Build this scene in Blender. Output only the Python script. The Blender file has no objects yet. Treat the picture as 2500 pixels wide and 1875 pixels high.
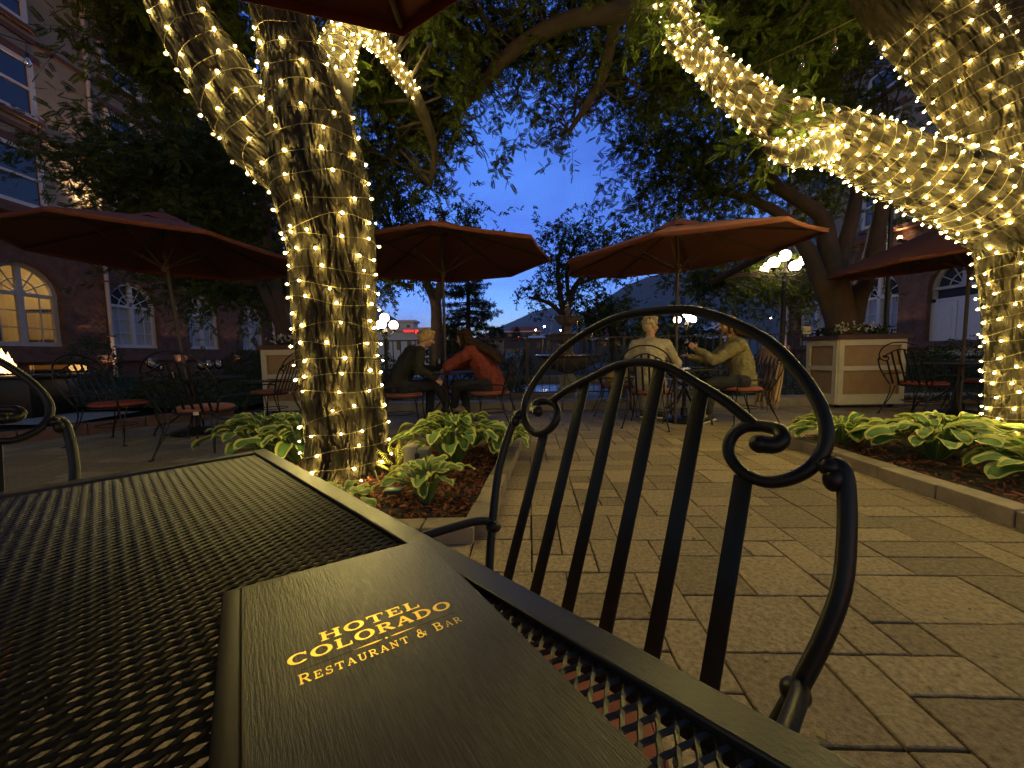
import bpy, bmesh, math, random
import numpy as np
from mathutils import Vector, Matrix, noise as mnoise

SC = bpy.context.scene
COL = SC.collection
R = math.radians
F, CX, CY, H = 939.0, 1250.0, 937.5, 0.98          # focal length and centre in photograph pixels, eye height
CAMR = (Matrix.Rotation(R(90 - 4.41), 3, 'X') @ Matrix.Rotation(R(-0.95), 3, 'Z'))
CAMP = Vector((0, 0, H))

def ray(u, v): return CAMR @ Vector(((u - CX) / F, -(v - CY) / F, -1))
def at(u, v, y):
    d = ray(u, v); return CAMP + d * (y / d.y)
def on(u, v, z):
    d = ray(u, v); return CAMP + d * ((z - H) / d.z)

# ------------------------------------------------------------------ materials
MATS = {}
def lnk(nt, a, b): nt.links.new(a, b)
def mat(name, col, rough=.6, metal=0., var=0., vscale=8., bump=0., bscale=40., bdist=.01, spec=.5, coat=0., col2=None,
        transl=0., island=0., sheen=0., detail=6., stretch=None, bump2=None):
    """Principled material whose colour wanders with 3-D noise; col2 is a second colour it wanders to."""
    m = bpy.data.materials.new(name); m.use_nodes = True
    nt = m.node_tree; N = nt.nodes; b = N['Principled BSDF']
    b.inputs['Roughness'].default_value = rough; b.inputs['Metallic'].default_value = metal
    b.inputs['Specular IOR Level'].default_value = spec
    if coat: b.inputs['Coat Weight'].default_value = coat; b.inputs['Coat Roughness'].default_value = .25
    if sheen: b.inputs['Sheen Weight'].default_value = sheen
    c = (*col, 1)
    tc = N.new('ShaderNodeTexCoord'); vec = tc.outputs['Object']
    if stretch:
        mp = N.new('ShaderNodeMapping'); mp.inputs['Scale'].default_value = stretch
        lnk(nt, vec, mp.inputs[0]); vec = mp.outputs[0]
    colsock = None
    if var or col2:
        n = N.new('ShaderNodeTexNoise'); n.inputs['Scale'].default_value = vscale; n.inputs['Detail'].default_value = detail
        n.inputs['Roughness'].default_value = .65
        lnk(nt, vec, n.inputs['Vector'])
        r = N.new('ShaderNodeValToRGB'); r.color_ramp.elements[0].position = .32; r.color_ramp.elements[1].position = .68
        c2 = col2 or tuple(x * (1 + var) for x in col); c1 = col if col2 else tuple(x * (1 - var) for x in col)
        r.color_ramp.elements[0].color = (*c1, 1); r.color_ramp.elements[1].color = (*c2, 1)
        lnk(nt, n.outputs['Fac'], r.inputs[0]); colsock = r.outputs[0]
    if island:
        g = N.new('ShaderNodeNewGeometry'); r2 = N.new('ShaderNodeMapRange')
        r2.inputs['To Min'].default_value = 1 - island; r2.inputs['To Max'].default_value = 1 + island
        lnk(nt, g.outputs['Random Per Island'], r2.inputs[0])
        mx = N.new('ShaderNodeMix'); mx.data_type = 'RGBA'; mx.blend_type = 'MULTIPLY'; mx.inputs[0].default_value = 1
        if colsock: lnk(nt, colsock, mx.inputs[6])
        else: mx.inputs[6].default_value = c
        cb = N.new('ShaderNodeCombineColor')
        for i in range(3): lnk(nt, r2.outputs[0], cb.inputs[i])
        lnk(nt, cb.outputs[0], mx.inputs[7]); colsock = mx.outputs[2]
    if colsock: lnk(nt, colsock, b.inputs['Base Color'])
    else: b.inputs['Base Color'].default_value = c
    if bump:
        n = N.new('ShaderNodeTexNoise'); n.inputs['Scale'].default_value = bscale; n.inputs['Detail'].default_value = 8
        n.inputs['Roughness'].default_value = .6
        lnk(nt, vec, n.inputs['Vector'])
        bp = N.new('ShaderNodeBump'); bp.inputs['Strength'].default_value = bump; bp.inputs['Distance'].default_value = bdist
        lnk(nt, n.outputs['Fac'], bp.inputs['Height']); lnk(nt, bp.outputs[0], b.inputs['Normal'])
    if transl:
        out = N['Material Output']; t = N.new('ShaderNodeBsdfTranslucent'); ms = N.new('ShaderNodeMixShader')
        ms.inputs[0].default_value = transl
        if colsock: lnk(nt, colsock, t.inputs[0])
        else: t.inputs[0].default_value = c
        lnk(nt, b.outputs[0], ms.inputs[1]); lnk(nt, t.outputs[0], ms.inputs[2]); lnk(nt, ms.outputs[0], out.inputs[0])
    MATS[name] = m
    return m
def glow(name, col, strength):
    m = bpy.data.materials.new(name); m.use_nodes = True; b = m.node_tree.nodes['Principled BSDF']
    b.inputs['Base Color'].default_value = (*col, 1)
    b.inputs['Emission Color'].default_value = (*col, 1); b.inputs['Emission Strength'].default_value = strength
    MATS[name] = m; return m
def glassmat(name, tint=(.9, .93, .95), clear=.8, rough=.03):
    m = bpy.data.materials.new(name); m.use_nodes = True; nt = m.node_tree; N = nt.nodes
    g = N.new('ShaderNodeBsdfGlossy'); g.inputs['Roughness'].default_value = rough
    t = N.new('ShaderNodeBsdfTransparent'); t.inputs[0].default_value = (*tint, 1)
    ms = N.new('ShaderNodeMixShader'); fr = N.new('ShaderNodeFresnel'); fr.inputs[0].default_value = 1.5
    mr = N.new('ShaderNodeMapRange'); mr.inputs['To Min'].default_value = 1 - clear; mr.inputs['To Max'].default_value = 1
    lnk(nt, fr.outputs[0], mr.inputs[0]); lnk(nt, mr.outputs[0], ms.inputs[0])
    lnk(nt, t.outputs[0], ms.inputs[1]); lnk(nt, g.outputs[0], ms.inputs[2])
    lnk(nt, ms.outputs[0], N['Material Output'].inputs[0]); MATS[name] = m; return m

# ------------------------------------------------------------------ mesh helpers
def frame(t, ref=None):
    t = t.normalized()
    a = ref if ref is not None else (Vector((0, 0, 1)) if abs(t.z) < .9 else Vector((1, 0, 0)))
    n = (a - t * a.dot(t)).normalized()
    return n, t.cross(n)

class MB:
    def __init__(s): s.v, s.f, s.m = [], [], []
    def add(s, vs, fs, m=0):
        o = len(s.v); s.v.extend(Vector(x) for x in vs); s.f.extend(tuple(i + o for i in f) for f in fs); s.m.extend([m] * len(fs))
        return s
    def box(s, c, size, rot=None, m=0, taper=1.):
        x, y, z = (k / 2 for k in size); c = Vector(c)
        vs = [Vector((sx * x * (taper if sz > 0 else 1), sy * y * (taper if sz > 0 else 1), sz * z)) for sz in (-1, 1) for sx, sy in ((-1, -1), (1, -1), (1, 1), (-1, 1))]
        if rot is not None: vs = [rot @ v for v in vs]
        return s.add([v + c for v in vs], [(3, 2, 1, 0), (4, 5, 6, 7), (0, 1, 5, 4), (1, 2, 6, 5), (2, 3, 7, 6), (3, 0, 4, 7)], m)
    def bbox(s, lo, hi, m=0):
        lo, hi = Vector(lo), Vector(hi); return s.box((lo + hi) / 2, hi - lo, None, m)
    def cbox(s, c, size, ch=.004, rot=None, m=0):
        """box with chamfered edges"""
        bm = bmesh.new(); bmesh.ops.create_cube(bm, size=1)
        for v in bm.verts: v.co = Vector((v.co.x * size[0], v.co.y * size[1], v.co.z * size[2]))
        bmesh.ops.bevel(bm, geom=bm.edges[:], offset=ch, segments=2, affect='EDGES', profile=.5)
        bm.verts.ensure_lookup_table(); c = Vector(c)
        s.add([(rot @ v.co if rot is not None else v.co) + c for v in bm.verts], [tuple(v.index for v in f.verts) for f in bm.faces], m); bm.free(); return s
    def tube(s, path, rad, seg=8, m=0, caps=True, flat=None, ref=None, close=False):
        """sweep along path; rad number or list; flat=(a,b) scales the two cross axes"""
        P = [Vector(p) for p in path]; n = len(P)
        if n < 2: return s
        rr = rad if isinstance(rad, (list, tuple)) else [rad] * n
        fa, fb = flat or (1, 1); vs = []; nrm = ref.copy() if ref is not None else None
        for i, p in enumerate(P):
            if close: t = P[(i + 1) % n] - P[i - 1]
            else: t = (P[min(i + 1, n - 1)] - P[max(i - 1, 0)])
            if t.length < 1e-9: t = Vector((0, 0, 1))
            a, b = frame(t, nrm)
            if ref is None: nrm = a
            for k in range(seg):
                w = 2 * math.pi * k / seg
                vs.append(p + a * (math.cos(w) * rr[i] * fa) + b * (math.sin(w) * rr[i] * fb))
        fs = []
        for i in range(n if close else n - 1):
            for k in range(seg):
                j = (i + 1) % n
                fs.append((i * seg + k, i * seg + (k + 1) % seg, j * seg + (k + 1) % seg, j * seg + k))
        if caps and not close: fs += [tuple(range(seg - 1, -1, -1)), tuple((n - 1) * seg + k for k in range(seg))]
        return s.add(vs, fs, m)
    def lathe(s, prof, c=(0, 0, 0), seg=24, m=0, rot=None):
        c = Vector(c); vs = []; n = len(prof)
        for r, z in prof:
            for k in range(seg):
                w = 2 * math.pi * k / seg; p = Vector((r * math.cos(w), r * math.sin(w), z))
                vs.append((rot @ p if rot is not None else p) + c)
        fs = [(i * seg + k, i * seg + (k + 1) % seg, (i + 1) * seg + (k + 1) % seg, (i + 1) * seg + k) for i in range(n - 1) for k in range(seg)]
        if prof[0][0] > 1e-4: fs.append(tuple(range(seg - 1, -1, -1)))
        if prof[-1][0] > 1e-4: fs.append(tuple((n - 1) * seg + k for k in range(seg)))
        return s.add(vs, fs, m)
    def ball(s, c, r, seg=16, rings=10, sc=(1, 1, 1), m=0, rot=None):
        c = Vector(c); vs = []; fs = []
        for i in range(1, rings):
            a = math.pi * i / rings
            for k in range(seg):
                w = 2 * math.pi * k / seg
                p = Vector((r * sc[0] * math.sin(a) * math.cos(w), r * sc[1] * math.sin(a) * math.sin(w), r * sc[2] * math.cos(a)))
                vs.append((rot @ p if rot is not None else p) + c)
        for t in (1, -1):
            p = Vector((0, 0, t * r * sc[2])); vs.append((rot @ p if rot is not None else p) + c)
        T, B = len(vs) - 2, len(vs) - 1
        for i in range(rings - 2):
            for k in range(seg): fs.append((i * seg + k, (i + 1) * seg + k, (i + 1) * seg + (k + 1) % seg, i * seg + (k + 1) % seg))
        for k in range(seg):
            fs.append((T, k, (k + 1) % seg)); b = (rings - 2) * seg; fs.append((B, b + (k + 1) % seg, b + k))
        return s.add(vs, fs, m)
    def capsule(s, a, b, ra, rb, seg=14, m=0):
        a, b = Vector(a), Vector(b); t = (b - a); L = max(t.length, 1e-5); t = t / L
        pts, rs = [], []
        for k in range(5): w = math.pi / 2 * k / 5; pts.append(a - t * (ra * math.cos(w))); rs.append(max(ra * math.sin(w), .0006))
        pts.append(a); rs.append(ra); pts.append(b); rs.append(rb)
        for k in range(4, -1, -1): w = math.pi / 2 * k / 5; pts.append(b + t * (rb * math.cos(w))); rs.append(max(rb * math.sin(w), .0006))
        n, bb = frame(t)
        return s.tube(pts, rs, seg, m, True, None, n)
    def prism(s, poly, z0, z1, m=0):
        n = len(poly); vs = [Vector((x, y, z0)) for x, y in poly] + [Vector((x, y, z1)) for x, y in poly]
        return s.add(vs, [tuple(range(n - 1, -1, -1)), tuple(range(n, 2 * n))] + [(i, (i + 1) % n, n + (i + 1) % n, n + i) for i in range(n)], m)
    def jitter(s, amp, scale=6., start=0):
        for i in range(start, len(s.v)):
            s.v[i] = s.v[i] + mnoise.noise_vector(s.v[i] * scale) * amp
        return s
    def mesh(s, name, mats, smooth=True):
        me = bpy.data.meshes.new(name); me.from_pydata([tuple(v) for v in s.v], [], s.f)
        for x in (mats if isinstance(mats, (list, tuple)) else [mats]): me.materials.append(x)
        me.polygons.foreach_set('material_index', s.m)
        me.polygons.foreach_set('use_smooth', [smooth] * len(s.f)); me.update(); return me
    def build(s, name, mats, parent=None, smooth=True):
        return link(name, s.mesh(name, mats, smooth), parent, smooth)

def wm(o):
    m = o.matrix_basis
    return wm(o.parent) @ o.matrix_parent_inverse @ m if o.parent else m
def link(name, data, parent=None, smooth=False):
    o = bpy.data.objects.new(name, data); COL.objects.link(o)
    if parent is not None:
        o.parent = parent; o.matrix_parent_inverse = wm(parent).inverted()
    if smooth is True and data is not None and hasattr(data, 'set_sharp_from_angle'):
        data.set_sharp_from_angle(angle=R(42))
    return o
def tag(o, label=None, cat=None, group=None, kind=None):
    if label: o['label'] = label
    if cat: o['category'] = cat
    if group: o['group'] = group
    if kind: o['kind'] = kind
    return o
def thing(name, label, cat, loc=(0, 0, 0), rz=0., group=None):
    o = bpy.data.objects.new(name, None); o.empty_display_size = .1; COL.objects.link(o)
    o.location = loc; o.rotation_euler = (0, 0, rz); return tag(o, label, cat, group)
def dup(root, loc=None, rz=None, label=None, group=None, skip=()):
    def cp(o, p):
        c = o.copy(); COL.objects.link(c); c.parent = p
        for ch in list(o.children):
            if ch.name.split('.')[0] not in skip: cp(ch, c)
        return c
    r = cp(root, None)
    if loc is not None: r.location = loc
    if rz is not None: r.rotation_euler = (0, 0, rz)
    if label: r['label'] = label
    if group: r['group'] = group
    return r
def npmesh(name, verts, faces, mats, matidx=None, smooth=False):
    """numpy verts (n,3) and faces (k,4)"""
    me = bpy.data.meshes.new(name); nf, w = faces.shape
    me.vertices.add(len(verts)); me.vertices.foreach_set('co', np.ascontiguousarray(verts, np.float32).ravel())
    me.loops.add(nf * w); me.loops.foreach_set('vertex_index', np.ascontiguousarray(faces, np.int32).ravel())
    me.polygons.add(nf); me.polygons.foreach_set('loop_start', np.arange(0, nf * w, w, dtype=np.int32))
    for x in (mats if isinstance(mats, (list, tuple)) else [mats]): me.materials.append(x)
    if matidx is not None: me.polygons.foreach_set('material_index', np.asarray(matidx, np.int32))
    me.polygons.foreach_set('use_smooth', np.full(nf, smooth)); me.update(calc_edges=True); return me
def spline(pts, n=8, closed=False):
    """Catmull-Rom through pts"""
    P = [Vector(p) for p in pts]; out = []; k = len(P)
    for i in range(k if closed else k - 1):
        if closed: a, b, c, d = P[i - 1], P[i], P[(i + 1) % k], P[(i + 2) % k]
        else: b, c = P[i], P[i + 1]; a = P[i - 1] if i else b * 2 - c; d = P[i + 2] if i + 2 < k else c * 2 - b
        for j in range(n):
            t = j / n; out.append(((b * 2) + (c - a) * t + (a * 2 - b * 5 + c * 4 - d) * t * t + (b * 3 - a - c * 3 + d) * t ** 3) * .5)
    if not closed: out.append(P[-1])
    return out
def lerp(a, b, t): return a + (b - a) * t
def remesh(name, mb, mats, voxel, parent=None, smooth=4, disp=None):
    """fuse the closed pieces of mb into ONE continuous surface"""
    tmp = bpy.data.objects.new('tmp', mb.mesh('tmp', mats)); COL.objects.link(tmp)
    md = tmp.modifiers.new('r', 'REMESH'); md.mode = 'VOXEL'; md.voxel_size = voxel; md.use_smooth_shade = True
    if smooth:
        ms = tmp.modifiers.new('s', 'SMOOTH'); ms.iterations = smooth; ms.factor = .5
    dg = bpy.context.evaluated_depsgraph_get()
    me = bpy.data.meshes.new_from_object(tmp.evaluated_get(dg)); me.name = name
    bpy.data.objects.remove(tmp)
    me.materials.clear()
    for x in (mats if isinstance(mats, (list, tuple)) else [mats]): me.materials.append(x)
    if disp:
        n = len(me.vertices); co = np.empty(n * 3, np.float32); no = np.empty(n * 3, np.float32)
        me.vertices.foreach_get('co', co); me.vertices.foreach_get('normal', no)
        co = co.reshape(-1, 3); no = no.reshape(-1, 3)
        for i in range(n):
            co[i] += no[i] * disp(Vector(co[i]))
        me.vertices.foreach_set('co', co.ravel()); me.update()
    me.polygons.foreach_set('use_smooth', [True] * len(me.polygons))
    return link(name, me, parent)

# ------------------------------------------------------------------ camera, sky, render
cam = bpy.data.cameras.new('camera'); cam.sensor_width = 36; cam.sensor_fit = 'HORIZONTAL'; cam.lens = F / 2500 * 36
cam.clip_start = .02; cam.clip_end = 20000
co = bpy.data.objects.new('camera', cam); COL.objects.link(co)
co.matrix_world = Matrix.Translation(CAMP) @ CAMR.to_4x4(); SC.camera = co

SKY_TINT = (4.7, 5.0, 8.4, 1); SKY_BACK = (4.6, 2.9, 1.9, 1); SKY_STRENGTH = .15
SUN_EL, SUN_ROT = R(1.2), R(165)                    # the last light of dusk, low behind the viewer
w = bpy.data.worlds.new('World'); SC.world = w; w.use_nodes = True
nt = w.node_tree; N = nt.nodes; bg = N['Background']
sky = N.new('ShaderNodeTexSky'); sky.sky_type = 'NISHITA'; sky.sun_disc = False
sky.sun_elevation = SUN_EL; sky.sun_rotation = SUN_ROT; sky.altitude = 1750; sky.air_density = 1.0; sky.dust_density = .3; sky.ozone_density = 3
tc = N.new('ShaderNodeTexCoord')
mp = N.new('ShaderNodeMapping'); mp.inputs['Scale'].default_value = (1.3, 1.3, 3.6); lnk(nt, tc.outputs['Generated'], mp.inputs[0])
cn = N.new('ShaderNodeTexNoise'); cn.inputs['Scale'].default_value = 2.0; cn.inputs['Detail'].default_value = 3.5; cn.inputs['Roughness'].default_value = .58
cn.inputs['Distortion'].default_value = .4; lnk(nt, mp.outputs[0], cn.inputs['Vector'])
cr = N.new('ShaderNodeValToRGB'); cr.color_ramp.elements[0].position = .40; cr.color_ramp.elements[1].position = .66
cr.color_ramp.elements[0].color = (1.0, 1.0, 1.0, 1); cr.color_ramp.elements[1].color = (.68, .60, .78, 1)
lnk(nt, cn.outputs['Fac'], cr.inputs[0])
m1 = N.new('ShaderNodeMix'); m1.data_type = 'RGBA'; m1.blend_type = 'MULTIPLY'; m1.inputs[0].default_value = 1
lnk(nt, sky.outputs[0], m1.inputs[6]); m1.inputs[7].default_value = SKY_TINT
m2 = N.new('ShaderNodeMix'); m2.data_type = 'RGBA'; m2.blend_type = 'MULTIPLY'; m2.inputs[0].default_value = 1
lnk(nt, m1.outputs[2], m2.inputs[6]); lnk(nt, cr.outputs[0], m2.inputs[7])
# the afterglow lies ahead of the viewer; overhead and behind, night has already come
dt = N.new('ShaderNodeVectorMath'); dt.operation = 'DOT_PRODUCT'; dt.inputs[1].default_value = (-.10, .93, .34); lnk(nt, tc.outputs['Generated'], dt.inputs[0])
mr = N.new('ShaderNodeMapRange'); mr.interpolation_type = 'SMOOTHSTEP'; mr.inputs['From Min'].default_value = .10; mr.inputs['From Max'].default_value = .92
lnk(nt, dt.outputs['Value'], mr.inputs[0]); mt = N.new('ShaderNodeMix'); mt.data_type = 'RGBA'; mt.inputs[6].default_value = SKY_BACK; mt.inputs[7].default_value = SKY_TINT
lnk(nt, mr.outputs[0], mt.inputs[0]); lnk(nt, mt.outputs[2], m1.inputs[7]); lnk(nt, m2.outputs[2], bg.inputs[0]); bg.inputs[1].default_value = SKY_STRENGTH

sl = bpy.data.lights.new('dusk_sun', 'SUN'); sl.energy = .02; sl.angle = R(25); sl.color = (1, .8, .62)
so = bpy.data.objects.new('dusk_sun', sl); COL.objects.link(so)
sd = Vector((math.sin(SUN_ROT) * math.cos(SUN_EL), math.cos(SUN_ROT) * math.cos(SUN_EL), math.sin(SUN_EL) + .25)); so.rotation_euler = sd.to_track_quat('Z', 'Y').to_euler()

vs = SC.view_settings; SC.display_settings.display_device = 'sRGB'
vs.view_transform = 'Standard'; vs.look = 'None'; vs.exposure = 0; vs.gamma = 1; vs.use_curve_mapping = False
SC.render.engine = 'CYCLES'; cy = SC.cycles
cy.use_denoising = True; cy.denoiser = 'OPENIMAGEDENOISE'
cy.max_bounces = 6; cy.diffuse_bounces = 3; cy.glossy_bounces = 3; cy.transmission_bounces = 3; cy.transparent_max_bounces = 12
cy.sample_clamp_indirect = 4; cy.use_light_tree = True; cy.adaptive_threshold = .018; cy.caustics_reflective = False; cy.caustics_refractive = False

# ================================================================== GROUND, TERRACE, BEDS
rnd = random.Random(7)
mat('soil', (.035, .026, .018), .95, var=.4, vscale=5, bump=.6, bscale=30, bdist=.03)
mat('paver', (.285, .212, .125), .85, var=.42, vscale=55, bump=.9, bscale=230, bdist=.005, island=.24, spec=.3, detail=12)
mat('edging', (.27, .21, .145), .85, var=.2, vscale=9, bump=.6, bscale=110, bdist=.006, island=.15)
mat('ledge_stone', (.27, .22, .16), .85, var=.25, vscale=4, bump=.5, bscale=70, bdist=.01)
mat('kerb_red', (.16, .085, .065), .85, var=.25, vscale=6, bump=.5, bscale=60, bdist=.01)
mat('concrete', (.33, .32, .32), .85, var=.15, vscale=2, bump=.3, bscale=50, bdist=.005)
mat('grass', (.035, .07, .018), .8, island=.45, transl=.25)
mat('grass_base', (.022, .035, .012), .95, var=.4, vscale=6, bump=.6, bscale=60, bdist=.02)
mat('mulch', (.20, .062, .026), .9, island=.6, bump=.4, bscale=120, bdist=.004)
mat('iron', (.009, .008, .008), .40, bump=.3, bscale=160, bdist=.0015, spec=.38)
mat('fence_iron', (.016, .016, .017), .5)
mat('town_ground', (.06, .065, .05), .95, var=.5, vscale=.05)

# one ground sheet to the horizon; the valley floor lies a little lower than the terrace
g = MB(); ys = [-40, -2, 13, 22, 45, 120, 400, 3350]; zs = [-.06, -.06, -.06, -.4, -3.2, -4.5, -6, -6]; xs = [-3300, -300, -40, -14, -4, 4, 14, 40, 300, 3300]
g.add([(x, y, z) for y, z in zip(ys, zs) for x in xs], [(j * 10 + i, j * 10 + i + 1, (j + 1) * 10 + i + 1, (j + 1) * 10 + i) for j in range(7) for i in range(9)])
tag(g.build('ground', MATS['soil'], smooth=False), 'dark earth of the courtyard and the valley floor beyond', kind='structure')

BED_L = [(-3.0, 2.06), (-.21, 2.0), (.02, 3.95), (-2.75, 4.05)]
BED_R = [(2.74, 1.2), (6.2, .9), (6.4, 4.3), (2.88, 4.05)]
def inpoly(x, y, P):
    c = False; j = len(P) - 1
    for i in range(len(P)):
        (xi, yi), (xj, yj) = P[i], P[j]
        if (yi > y) != (yj > y) and x < (xj - xi) * (y - yi) / (yj - yi) + xi: c = not c
        j = i
    return c
def kerb_x(y): return -5.9 + (y - 5.06) * .56          # left limit of the terrace
YAW = R(2.6); ca, sa = math.cos(YAW), math.sin(YAW)
def tr(s, t): return (s * ca + t * sa, -s * sa + t * ca)
def ok_cell(s, t):
    x, y = tr(s, t)
    return -1.2 < y < 6.63 and kerb_x(y) + .05 < x < 9.5 and not inpoly(x, y, BED_L) and not inpoly(x, y, BED_R)
U = .152; i0, i1, j0, j1 = -60, 66, -10, 46
free = {(i, j) for i in range(i0, i1) for j in range(j0, j1) if ok_cell((i + .5) * U, (j + .5) * U)}
p = MB(); order = sorted(free, key=lambda c: (c[1], c[0])); rp = random.Random(3)
sizes = [(2, 1), (2, 1), (2, 1), (2, 2), (2, 2), (1, 1), (1, 2), (2, 1), (3, 1), (3, 2)]
for c in order:
    if c not in free: continue
    cand = sizes[:]; rp.shuffle(cand); cand.append((1, 1))
    for w_, h_ in cand:
        cells = [(c[0] + a, c[1] + b) for a in range(w_) for b in range(h_)]
        if all(q in free for q in cells): break
    for q in cells: free.discard(q)
    gp = rp.uniform(.0018, .0052); ch = .003; n0 = len(p.v)
    s0, s1, t0, t1 = c[0] * U + gp, (c[0] + w_) * U - gp, c[1] * U + gp, (c[1] + h_) * U - gp
    zt = rp.uniform(-.004, .0); tx, ty = rp.uniform(-.006, .006), rp.uniform(-.006, .006)
    # irregular outline: sample each side with small wobble
    def side(a, b, n): return [lerp(a, b, k / n) for k in range(n)]
    ns, nt_ = max(2, w_ * 3), max(2, h_ * 3)
    out = [(x, t0) for x in side(s0, s1, ns)] + [(s1, y) for y in side(t0, t1, nt_)] + [(x, t1) for x in side(s1, s0, ns)] + [(s0, y) for y in side(t1, t0, nt_)]
    sc_, tc_ = (s0 + s1) / 2, (t0 + t1) / 2; n = len(out); ring = []
    for inset, z in ((0, -.05), (0, -ch), (ch * 1.1, 0)):
        for k, (a, b) in enumerate(out):
            wob = mnoise.noise(Vector((a * 23, b * 23, c[0] * .37))) * .0036 + mnoise.noise(Vector((a * 70, b * 70, c[1] * .53))) * .0022
            a2 = a - math.copysign(min(inset, abs(a - sc_)), a - sc_) + wob; b2 = b - math.copysign(min(inset, abs(b - tc_)), b - tc_) + wob
            x, y = tr(a2, b2); ring.append((x, y, z + zt + (a - sc_) * tx + (b - tc_) * ty))
    fs = [(L * n + k, L * n + (k + 1) % n, (L + 1) * n + (k + 1) % n, (L + 1) * n + k) for L in (0, 1) for k in range(n)]
    p.add(ring, fs + [tuple(2 * n + k for k in range(n))])
o = p.build('paving', MATS['paver'], smooth=False); tag(o, 'tan concrete pavers of mixed sizes laid over the terrace', kind='structure')
jb = MB(); jb.prism([(kerb_x(-1.4), -1.4), (9.6, -1.4), (9.6, 6.63), (kerb_x(6.63), 6.63)], -.05, -.016)
tag(jb.build('joint_sand', mat('joint', (.022, .02, .013), .98, var=.3, vscale=30), smooth=False), 'dark sandy joints between the pavers', kind='structure')

def edging(name, poly, idx, label, wd=.13, ht=.085, L=.29, m='edging', seed=1):
    r = random.Random(seed); b = MB()
    for i in idx:
        a, c = Vector((*poly[i], 0)), Vector((*poly[(i + 1) % len(poly)], 0)); d = c - a; ln = d.length; d /= ln; k = max(1, round(ln / L))
        rot = Matrix.Rotation(math.atan2(d.y, d.x), 3, 'Z')
        for j in range(k):
            l = ln / k; ce = a + d * (l * (j + .5)) + Vector((0, 0, ht / 2 - .03 + r.uniform(-.004, .004)))
            rr = rot @ Matrix.Rotation(r.uniform(-.02, .02), 3, 'Z') @ Matrix.Rotation(r.uniform(-.015, .015), 3, 'X')
            b.cbox(ce, (l - .008, wd + r.uniform(-.006, .006), ht + .06), .008, rr)
    b.jitter(.003, 30)
    return tag(b.build(name, MATS[m], smooth=False), label, 'edging')
edging('bed_edging', BED_L, (0, 1, 2, 3), 'low tan stone edging around the mulch bed of the left tree', seed=1)
edging('bed_edging', BED_R, (3, 0), 'raised tan stone kerb around the hosta bed at the right', wd=.15, ht=.095, L=.42, seed=2)
KL = [(kerb_x(-.5), -.5), (kerb_x(6.75), 6.75)]
edging('bed_edging', KL, (0,), 'dark red stone kerb along the left side of the terrace', wd=.17, ht=.14, L=.6, m='kerb_red', seed=3)

def chips(name, poly, z, n, label, seed, m='mulch', hump=.05, size=.035):
    r = random.Random(seed); xs = [q[0] for q in poly]; ys_ = [q[1] for q in poly]
    base = MB(); nx = 24; cx, cy = sum(xs) / len(xs), sum(ys_) / len(ys_)
    hz = lambda x, y: z + hump * max(0, 1 - ((x - cx) ** 2 + (y - cy) ** 2) / 1.6) + .018 * mnoise.noise(Vector((x * 7, y * 7, seed)))
    vs, fs = [], []
    for j in range(nx + 1):
        for i in range(nx + 1):
            u, v = i / nx, j / nx
            a = Vector(poly[0]).lerp(Vector(poly[1]), u); b = Vector(poly[3]).lerp(Vector(poly[2]), u); q = a.lerp(b, v); vs.append((q.x, q.y, hz(q.x, q.y) - .01))
    fs = [(j * (nx + 1) + i, j * (nx + 1) + i + 1, (j + 1) * (nx + 1) + i + 1, (j + 1) * (nx + 1) + i) for j in range(nx) for i in range(nx)]
    base.add(vs, fs, 1); k = 0
    while k < n:
        u, v = r.random(), r.random()
        a = Vector(poly[0]).lerp(Vector(poly[1]), u); b = Vector(poly[3]).lerp(Vector(poly[2]), u); q = a.lerp(b, v)
        L = size * r.uniform(.5, 1.6); W = L * r.uniform(.15, .4)
        rot = Matrix.Rotation(r.uniform(0, 6.28), 3, 'Z') @ Matrix.Rotation(r.gauss(0, .35), 3, 'Y') @ Matrix.Rotation(r.gauss(0, .4), 3, 'X')
        base.box((q.x, q.y, hz(q.x, q.y) + r.uniform(0, .02)), (L, W, .006), rot); k += 1
    tag(base.build(name, [MATS[m], MATS['soil']], smooth=False), label, kind='stuff', cat='mulch'); return hz
HZ_L = chips('mulch', BED_L, .045, 6500, 'reddish brown bark mulch in the bed of the left tree', 11)
HZ_R = chips('mulch', BED_R, .06, 3500, 'dark bark mulch in the hosta bed at the right', 12)

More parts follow.
